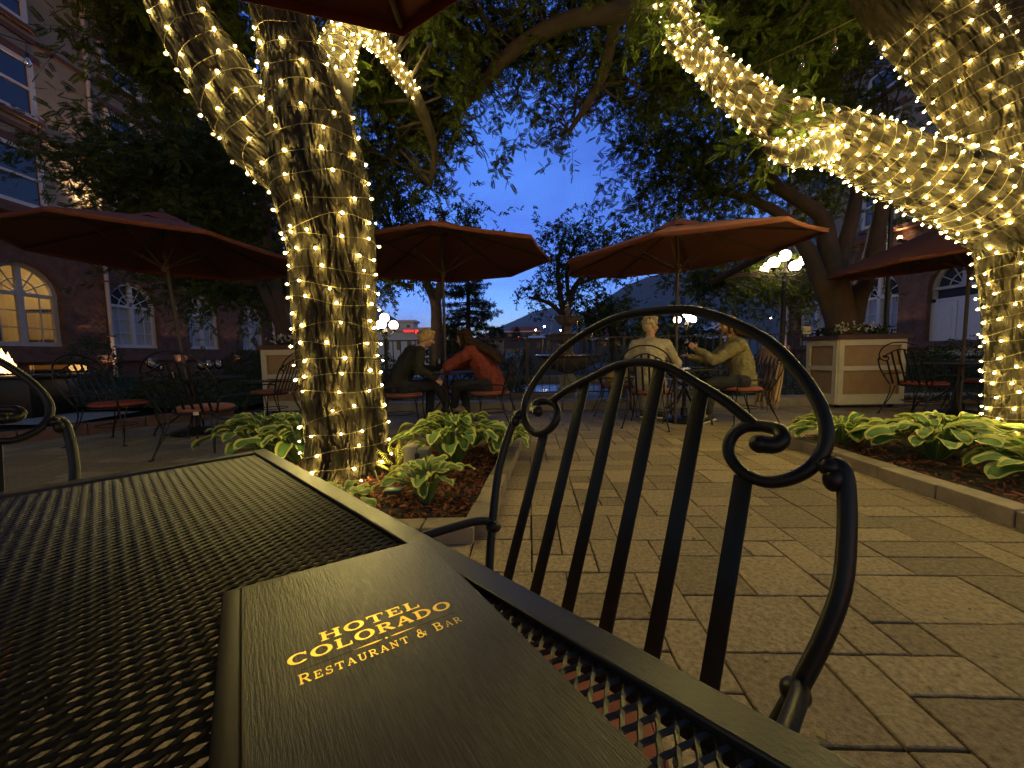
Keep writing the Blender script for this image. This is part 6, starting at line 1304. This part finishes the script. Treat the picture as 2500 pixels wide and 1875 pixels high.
    if glasses:
        c = MB()
        for sg in (-1, 1): c.tube([HD(sg * .033 + .022 * math.cos(w_), .108, .004 + .017 * math.sin(w_)) for w_ in np.linspace(0, 6.283, 18, endpoint=False)], .0022, 5, close=True); c.tube([HD(sg * .056, .106, .008), HD(sg * .082, .02, .01), HD(sg * .08, -.02, .0)], .0022, 5)
        c.tube([HD(-.011, .109, .008), HD(.011, .109, .008)], .0022, 5); c.build('eyeglasses', MATS['eye'], t)
    return t
def seated(lean=.0, side=0., **kw):
    J = dict(pelvis=(0, -.04, .585), waist=(0, -.05 + lean * .25, .76), chest=(side * .4, -.03 + lean * .62, .95), neck=(side * .8, .0 + lean * 1.0, 1.125), head=(side, .035 + lean * 1.22, 1.265),
             hipL=(-.095, .0, .56), hipR=(.095, .0, .56), knL=(-.13, .43, .545), knR=(.13, .43, .545), anL=(-.12, .40, .10), anR=(.12, .40, .10), toL=(-.13, .55, .045), toR=(.13, .55, .045))
    c = Vector(J['chest']); J['shL'] = (c.x - .185, c.y + .02 + lean * .1, 1.06 - lean * .12); J['shR'] = (c.x + .185, c.y + .02 + lean * .1, 1.06 - lean * .12); J.update(kw); return J
person('person with smooth fair hair in a black top, hunched over the table', (-1.48, 5.15), 28,
       seated(.30, .02, elL=(-.22, .34, .80), wrL=(-.06, .58, .79), fiL=(.04, .66, .77), elR=(.30, .16, .80), wrR=(.30, .36, .70), fiR=(.31, .44, .63), curlR=.5, pnR=(-1, 0, -.2), chest=(.01, .14, .93), neck=(.02, .27, 1.09), head=(.03, .36, 1.225), knR=(.10, .44, .60), anR=(.02, .64, .22), toR=(.10, .80, .20), pelvis=(0, -.06, .585)), 'cloth_black', 'trouser_dark', 'hair_blond', head_yaw=-8, head_pitch=-22, bun=True, seed=3, bulk=1.05)
person('person with long dark hair in a rust red sweater, leaning on the table facing left', (-.30, 5.25), 165,
       seated(.32, 0, elL=(-.26, .50, .83), wrL=(-.04, .62, .80), fiL=(.05, .66, .79), elR=(.28, .48, .83), wrR=(.05, .62, .80), fiR=(-.03, .66, .79), chest=(0, .15, .93), neck=(0, .28, 1.08), head=(0, .37, 1.215), knL=(-.12, .44, .58), anL=(.02, .55, .22), toL=(.06, .62, .07)), 'cloth_red', 'trouser_dark', 'hair_dark', head_yaw=-6, head_pitch=-12, hair_long=.34, seed=5, bulk=1.12, tan_boot=True)
person('person with short curly fair hair and eyeglasses in a pale cardigan, back to us', (1.84, 5.12), 66,
       seated(.05, 0, elL=(-.30, .10, .80), wrL=(-.12, .34, .74), fiL=(-.04, .42, .73), elR=(.32, .20, .82), wrR=(.30, .46, .78), fiR=(.28, .56, .77), head=(.0, .06, 1.335), neck=(0, .02, 1.17), chest=(0, -.01, .97)), 'cloth_beige', 'trouser_grey', 'hair_fair', head_yaw=-52, head_pitch=-4, curls=1, glasses=True, bulk=1.22, seed=7)
person('person with brown hair in an olive tweed jacket, facing left and lifting a wine glass', (3.10, 5.24), 168,
       seated(.10, 0, elL=(-.27, .40, .86), wrL=(-.20, .60, 1.0), fiL=(-.18, .66, 1.07), curlL=.9, pnL=(1, .1, .1), elR=(.25, .34, .84), wrR=(.18, .58, .90), fiR=(.14, .66, .93), head=(0, .16, 1.335), neck=(0, .11, 1.175), chest=(0, .05, .97)), 'cloth_olive', 'trouser_dark', 'hair_brown', head_yaw=4, head_pitch=-4, hair_long=.12, seed=9, bulk=1.12)
# the raised glass in the hand of the person in tweed
gp_ = Vector((3.10, 5.24, 0)) + Matrix.Rotation(R(168) - math.pi / 2, 3, 'Z') @ Vector((-.165, .715, 0)); wineglass(gp_.x, gp_.y, .955, 'glass of red wine raised by the person in olive tweed', 'wine_red', .20, None, .045)

# scarf over the chair back, yellow bag, small tray
def scarf_mat():
    m = bpy.data.materials.new('scarf'); m.use_nodes = True; nt = m.node_tree; N = nt.nodes; b = N['Principled BSDF']; b.inputs['Roughness'].default_value = .95
    g = N.new('ShaderNodeAttribute'); g.attribute_name = 'across'; mm = N.new('ShaderNodeMath'); mm.operation = 'MULTIPLY'; mm.inputs[1].default_value = 7; fr = N.new('ShaderNodeMath'); fr.operation = 'FRACT'
    lnk(nt, g.outputs['Fac'], mm.inputs[0]); lnk(nt, mm.outputs[0], fr.inputs[0]); r = N.new('ShaderNodeValToRGB'); r.color_ramp.interpolation = 'CONSTANT'
    cs = [(0, (.42, .25, .12)), (.22, (.10, .035, .03)), (.36, (.45, .34, .2)), (.55, (.30, .13, .06)), (.72, (.03, .02, .02)), (.82, (.44, .30, .16))]
    r.color_ramp.elements[0].position = 0; r.color_ramp.elements[0].color = (*cs[0][1], 1); r.color_ramp.elements[1].position = cs[1][0]; r.color_ramp.elements[1].color = (*cs[1][1], 1)
    for p, c in cs[2:]: e = r.color_ramp.elements.new(p); e.color = (*c, 1)
    lnk(nt, fr.outputs[0], r.inputs[0]); lnk(nt, r.outputs[0], b.inputs['Base Color']); MATS['scarf'] = m
scarf_mat()
def scarf(origin, face):
    a = R(face) - math.pi / 2; rz = Matrix.Rotation(a, 3, 'Z'); O = Vector((*origin, 0)); nx, ny = 22, 26; vs = []; att = []; rs = random.Random(4)
    for i in range(nx):
        u = i / (nx - 1); s = (u - .5) * .42
        for k in range(ny):
            v = k / (ny - 1) * 1.06 - .30                      # metres along the cloth, 0 = over the arch
            top = BK(s, .235 - .9 * s * s); fold = .022 * math.sin(u * 21 + v * 3) + .012 * math.sin(u * 9 + 2)
            if v < 0: p = Vector((top.x, top.y + .012 - v * .25 + abs(fold) * .3, top.z + .018 + v * .95))
            else:
                e = min(1, v / .10); p = Vector((top.x * (1 - .22 * min(1, v)), top.y - .018 * e + .10 * v - fold * .7 * (1 + v), top.z + .022 * (1 - e) - max(0, v - .02) * (1 - .05 * math.sin(u * 12))))
            vs.append(O + rz @ p); att.append(u)
    fs = [(i * ny + k, i * ny + k + 1, (i + 1) * ny + k + 1, (i + 1) * ny + k) for i in range(nx - 1) for k in range(ny - 1)]
    fr = MB(); at2 = []
    for i in range(0, nx * 2 - 2):
        u = i / (nx * 2 - 3); q = vs[min(nx - 1, i // 2) * ny + ny - 1] + rz @ Vector(((i % 2) * .008, 0, 0)); L = rs.uniform(.07, .13); e = q + Vector((rs.uniform(-.02, .02), rs.uniform(-.02, .02), -L)); n0 = len(fr.v); fr.tube([q + Vector((0, 0, .01)), q.lerp(e, .5) + Vector((rs.uniform(-.01, .01), 0, 0)), e], [.0045, .004, .003], 5); at2 += [u] * (len(fr.v) - n0)
    t = thing('scarf', 'rust and cream striped scarf draped over the chair back at the right, fringe hanging', 'scarf', O + Vector((0, 0, .6)))
    for nm, me, av in (('cloth', None, att), ('fringe', fr.mesh('fringe', MATS['scarf']), at2)):
        if me is None: b = MB(); b.add(vs, fs); me = b.mesh('cloth', MATS['scarf'])
        at_ = me.attributes.new('across', 'FLOAT', 'POINT'); at_.data.foreach_set('value', av); o = link(nm, me, t)
        if nm == 'cloth': md = o.modifiers.new('thick', 'SOLIDIFY'); md.thickness = .007
a = R(184); scarf((3.12 - .235 * math.cos(a), 5.24 - .235 * math.sin(a)), 184)
mat('bag_yellow', (.34, .22, .06), .7, var=.2, vscale=20, bump=.4, bscale=80, bdist=.004)
bg_ = thing('handbag', 'mustard yellow bag lying on the empty chair by the railing', 'bag', (1.70, 6.1, .5)); b = MB(); b.capsule((1.56, 6.1, .58), (1.82, 6.1, .58), .085, .085, 14); b.capsule((1.58, 6.1, .64), (1.80, 6.1, .64), .06, .06, 14); remesh('bag_body', b, MATS['bag_yellow'], .012, bg_, 4, lambda v: .01 * mnoise.noise(v * 14))
b = MB(); b.tube(spline([(1.60, 6.1, .69), (1.64, 6.08, .79), (1.74, 6.08, .79), (1.78, 6.1, .69)], 6), .009, 8); b.build('strap', MATS['bag_yellow'], bg_)
tr_ = thing('table_corner', 'dark flat tray corner over the chair arms left of the lit trunk', 'tabletop', (-4.02, 5.93, .62)); b = MB(); b.cbox((-4.02, 5.95, .628), (.62, .44, .018), .006, Matrix.Rotation(R(4), 3, 'Z')); b.build('board', mat('tabletop', (.03, .035, .05), .3), tr_); b = MB(); b.cbox((-4.02, 5.74, .642), (.62, .014, .022), .004, Matrix.Rotation(R(4), 3, 'Z')); b.build('lip', MATS['tabletop'], tr_)  # taken for another table's glass-topped corner, built as a lipped board
# fire pit at the far left
fp = thing('fire_pit', 'dark gas fire pit with a small flame at the far left', 'fire pit', (-8.3, 6.9, 0)); p0 = at(75, 925, 6.9); b = MB(); b.cbox((p0.x, 6.9, .36), (.85, .75, .70), .02); b.build('body', MATS['iron'], fp); b = MB(); b.cbox((p0.x, 6.9, .735), (1.15, .95, .05), .01); b.build('top', MATS['table_top_dark'], fp)
glow('flame', (1.0, .55, .16), 7); rs = random.Random(8); b = MB(); p1 = Vector((at(38, 890, 6.9).x, 6.75, .80))
for k in range(9):
    o = p1 + Vector((rs.uniform(-.13, .13), rs.uniform(-.07, .07), 0)); h_ = rs.uniform(.2, .46); b.tube(spline([o, o + Vector((rs.uniform(-.03, .03), 0, h_ * .4)), o + Vector((rs.uniform(-.05, .05), 0, h_ * .75)), o + Vector((rs.uniform(-.07, .07), 0, h_))], 4), [.02, .035, .045, .05, .045, .04, .036, .03, .024, .018, .010, .006, .002], 8)
b.jitter(.012, 14); fl = b.build('flame', MATS['flame'], fp); b = MB()
for k in range(40): b.ball(p1 + Vector((rs.uniform(-.18, .35), rs.uniform(-.15, .15), -.02)), rs.uniform(.015, .03), 6, 5)
b.build('lava_rocks', MATS['iron'], fp)
b = MB(); b.bbox((p0.x - .55, 7.33, .76), (p0.x + .55, 7.35, .92)); b.build('wind_guard', MATS['pane_glass'], fp, False)
napk = MB(); q = at(62, 912, 6.5); napk.cbox((q.x, 6.5, .765), (.14, .1, .008), .002, Matrix.Rotation(.4, 3, 'Z')); tag(napk.build('napkin', mat('napkin', (.6, .6, .62), .9)), 'white napkin on the edge of the fire pit', 'napkin')

# second foreground chair was placed with the chairs

# ================================================================== HILLS, TOWN
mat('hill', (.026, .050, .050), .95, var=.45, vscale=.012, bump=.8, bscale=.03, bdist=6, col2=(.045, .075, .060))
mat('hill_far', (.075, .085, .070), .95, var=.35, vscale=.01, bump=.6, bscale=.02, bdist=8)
def hill(name, label, crest, depth, base_v, m, back, seed, rough=.12, nf=26):
    """crest: (u, v) points of the skyline at distance depth; the slope falls towards the viewer"""
    P = [at(u, v, depth) for u, v in crest]; xs = np.array([p.x for p in P]); zs = np.array([p.z for p in P]); X = np.linspace(xs[0], xs[-1], 150); Z = np.interp(X, xs, zs); vs = []
    for j in range(nf):
        f = j / (nf - 1); y = depth - back * f
        for i, x in enumerate(X):
            h0 = Z[i]; z = -6 + (h0 + 6) * (1 - f) ** 1.25; s = (1 - abs(2 * f - 1)) * .8 + .06; z += s * rough * (h0 + 20) * mnoise.noise(Vector((x * .006 + seed, y * .004, 0))) + s * rough * .5 * (h0 + 20) * mnoise.noise(Vector((x * .02 + seed, y * .014, 3))) + (.012 * (h0 + 10) * mnoise.noise(Vector((x * .09, seed, j))))
            vs.append((x * (y / depth) ** .0, y, max(-6.5, z)))
    n = len(X); b = MB(); b.add(vs, [(j * n + i, j * n + i + 1, (j + 1) * n + i + 1, (j + 1) * n + i) for j in range(nf - 1) for i in range(n - 1)]); b.add([(x, depth + back * .6, -6) for x in X] + [(x, depth, z) for x, z in zip(X, [vs[i][2] for i in range(n)])], [(i, n + i, n + i + 1, i + 1) for i in range(n - 1)])
    return tag(b.build(name, MATS[m]), label, kind='structure')
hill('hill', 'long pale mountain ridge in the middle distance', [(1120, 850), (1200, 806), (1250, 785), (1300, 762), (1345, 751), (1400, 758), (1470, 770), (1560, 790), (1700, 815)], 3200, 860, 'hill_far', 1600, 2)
hill('hill', 'dark wooded mountain slope rising to the right', [(1330, 850), (1400, 790), (1450, 748), (1490, 722), (1530, 696), (1570, 680), (1630, 662), (1700, 640), (1800, 600), (1950, 560), (2150, 520), (2400, 500), (2700, 520)], 2200, 860, 'hill', 1500, 5)
hill('hill', 'dark wooded hill at the left behind the lit trunk', [(200, 640), (500, 650), (700, 680), (820, 710), (920, 748), (960, 775), (1000, 798), (1040, 825), (1090, 845), (1140, 860)], 1500, 860, 'hill', 1000, 9)
mat('white_wall', (.62, .62, .64), .8); mat('roof_red', (.22, .05, .04), .8, var=.2, vscale=1); mat('roof_pale', (.55, .56, .60), .7); mat('wall_tan', (.30, .24, .18), .85); mat('wall_dark', (.05, .05, .06), .8); mat('win_dark', (.015, .015, .02), .2)
glow('neon_red', (1, .03, .03), 4.5); glow('town_lamp', (1, .88, .7), 60); glow('shop_light', (1, .75, .45), 6)
def house(label, u, vb, d, wdt, dep, hgt, wallm, roofm, pitch=0., nwin=4, arch=False, name='building'):
    p = at(u, vb, d); t = thing(name, label, 'building', p); z = p.z; b = MB(); b.bbox((p.x - wdt / 2, d, z - 4), (p.x + wdt / 2, d + dep, z + hgt)); b.build('wall', MATS[wallm], t, False); b = MB()
    if pitch: b.add([(p.x - wdt / 2 - .6, d - .6, z + hgt), (p.x + wdt / 2 + .6, d - .6, z + hgt), (p.x + wdt / 2 + .6, d + dep + .6, z + hgt), (p.x - wdt / 2 - .6, d + dep + .6, z + hgt), (p.x - wdt / 2 + 1.5, d + dep / 2, z + hgt + pitch), (p.x + wdt / 2 - 1.5, d + dep / 2, z + hgt + pitch)], [(0, 1, 5, 4), (1, 2, 5), (2, 3, 4, 5), (3, 0, 4), (3, 2, 1, 0)])
    else: b.bbox((p.x - wdt / 2 - .4, d - .4, z + hgt + .02), (p.x + wdt / 2 + .4, d + dep + .4, z + hgt + .5))
    b.build('roof', MATS[roofm], t, False)
    for k in range(nwin):
        x = p.x - wdt / 2 + wdt * (k + .5) / nwin; w_ = wdt / nwin * .34; b = MB()
        if arch: b.add([(x - w_ / 2, d - .02, z + .2), (x + w_ / 2, d - .02, z + .2)] + [(x + w_ / 2 * math.cos(a), d - .02, z + hgt * .45 + w_ / 2 * math.sin(a)) for a in np.linspace(0, math.pi, 12)], [tuple(range(14))])
        else: b.bbox((x - w_ / 2, d - .03, z + hgt * .3), (x + w_ / 2, d + .02, z + hgt * .75))
        b.build('window', MATS['win_dark'], t, False)
    return t
house('long white building with a row of dark arches behind the left lamp post', 960, 858, 60, 14, 8, 3.1, 'white_wall', 'roof_pale', 0, 8, True)
house('small white house above the long arched building', 985, 812, 85, 4.5, 4, 2.2, 'white_wall', 'roof_pale', 0, 2)
house('tan low house with a red roof on the left of the valley floor', 1222, 842, 170, 22, 10, 3.0, 'wall_tan', 'roof_red', 2.2, 5); house('red roofed house in the middle of the valley floor', 1283, 830, 190, 16, 10, 3.2, 'wall_tan', 'roof_red', 3.6, 4)
house('flat pale canopy of a filling station in the valley', 1275, 825, 150, 14, 6, 2.2, 'wall_dark', 'roof_pale', 0, 3); house('long dark house with a pale roof beyond the fountain', 1340, 862, 70, 9.5, 6, 2.6, 'wall_dark', 'roof_pale', .7, 5)
house('flat white roofed building under the dark slope at the right of the fountain', 1560, 850, 110, 24, 10, 2.6, 'wall_dark', 'roof_pale', 0, 6); house('small white gabled house behind the person in tweed', 1765, 836, 80, 5.0, 5, 2.6, 'white_wall', 'roof_pale', 1.8, 2)
house('small house with a pale roof right of the small lamp post', 1720, 852, 60, 6, 5, 1.6, 'wall_dark', 'roof_pale', .8, 3); house('red roofed low house half hidden behind the foreground arch', 1470, 836, 120, 14, 8, 2.4, 'wall_dark', 'roof_red', 1.6, 3)
sp_ = thing('neon_sign', 'red neon sign glowing on the far building left of the person in black', 'sign', at(1003, 808, 58)); p = at(1003, 808, 58); b = MB(); b.cbox(p, (2.3, .12, .40), .03); b.build('backing', MATS['roof_red'], sp_, False); b = MB()
for k in range(8): x = p.x - 1.02 + k * .20; b.bbox((x, p.y - .12, p.z - .12), (x + .05, p.y - .07, p.z + .12)); b.bbox((x, p.y - .12, p.z - .12 if k % 2 else p.z + .08), (x + .14, p.y - .07, p.z - .08 if k % 2 else p.z + .12))
b.bbox((p.x + .72, p.y - .12, p.z - .42), (p.x + .80, p.y - .07, p.z + .14)); b.bbox((p.x + .90, p.y - .12, p.z - .12), (p.x + 1.1, p.y - .07, p.z + .12)); b.build('lettering', MATS['neon_red'], sp_, False)
for i, (u, v, d, h_, lb) in enumerate(((1329, 797, 120, 5.5, 'tallest street lamp in the valley, left of the fountain'), (1308, 806, 170, 4, 'far street lamp left of the tallest one'), (1369, 806, 160, 4, 'far street lamp just beside the fountain bowl'), (1302, 813, 190, 4, 'leftmost far street lamp over the red roofs'), (1312, 814, 180, 4, 'low far street lamp under the tallest one'), (1490, 822, 130, 4, 'far street lamp over the white roof right of the fountain'), (1882, 777, 150, 9, 'lone street lamp before the dark slope at the right'))):
    p = at(u, v, d); t = thing('far_street_lamp', lb, 'street lamp', p - Vector((0, 0, h_)), 0, 'far street lamps in the valley'); b = MB(); b.tube([p - Vector((0, 0, h_)), p], .09, 6); b.build('post', MATS['lamp_post'], t); b = MB(); b.ball(p, .0019 * d, 10, 8); b.build('lamp_head', MATS['town_lamp'], t)
def car(label, u, v, d, rev=1):
    p = at(u, v, d); t = thing('car', label, 'car', p - Vector((0, 0, .7)), 0, 'cars in the valley'); z = p.z - .7; b = MB(); b.cbox((p.x, d, z + .55), (4.2, 1.7, .6), .15); b.cbox((p.x - .2, d, z + 1.05), (2.2, 1.5, .6), .22); b.build('body', MATS['wall_dark'], t)
    for sx in (-1.35, 1.35):
        for sy in (-.86, .86): b = MB(); b.tube([(p.x + sx, d + sy - .08, z + .32), (p.x + sx, d + sy + .08, z + .32)], .32, 14); b.build('wheel', MATS['rubber'], t)
    for q in (-.5, .5): b = MB(); b.ball((p.x + rev * 2.1, d - .86 + .1, z + .65 + q * .0), .16, 8, 6) if q < 0 else b.ball((p.x - rev * 2.1, d - .78, z + .65), .12, 8, 6); b.build('headlight' if q < 0 else 'tail_light', MATS['town_lamp' if q < 0 else 'neon_red'], t)
car('dark car with lit headlight on the far road right of the fountain', 1508, 828, 105, -1); car('dark car with headlights on the far road left of the fountain', 1280, 822, 140, 1)

# ================================================================== EVENING AIR
hm = bpy.data.materials.new('haze'); hm.use_nodes = True; nt = hm.node_tree; nt.nodes.remove(nt.nodes['Principled BSDF'])
pv = nt.nodes.new('ShaderNodeVolumePrincipled'); pv.inputs['Color'].default_value = (.55, .74, 1, 1); pv.inputs['Density'].default_value = .00015; lnk(nt, pv.outputs[0], nt.nodes['Material Output'].inputs['Volume'])
b = MB(); b.bbox((-3400, -60, -8), (3400, 3450, 1300)); hz = b.build('haze', hm, smooth=False); tag(hz, 'thin blue evening air over the valley', kind='stuff', cat='haze')
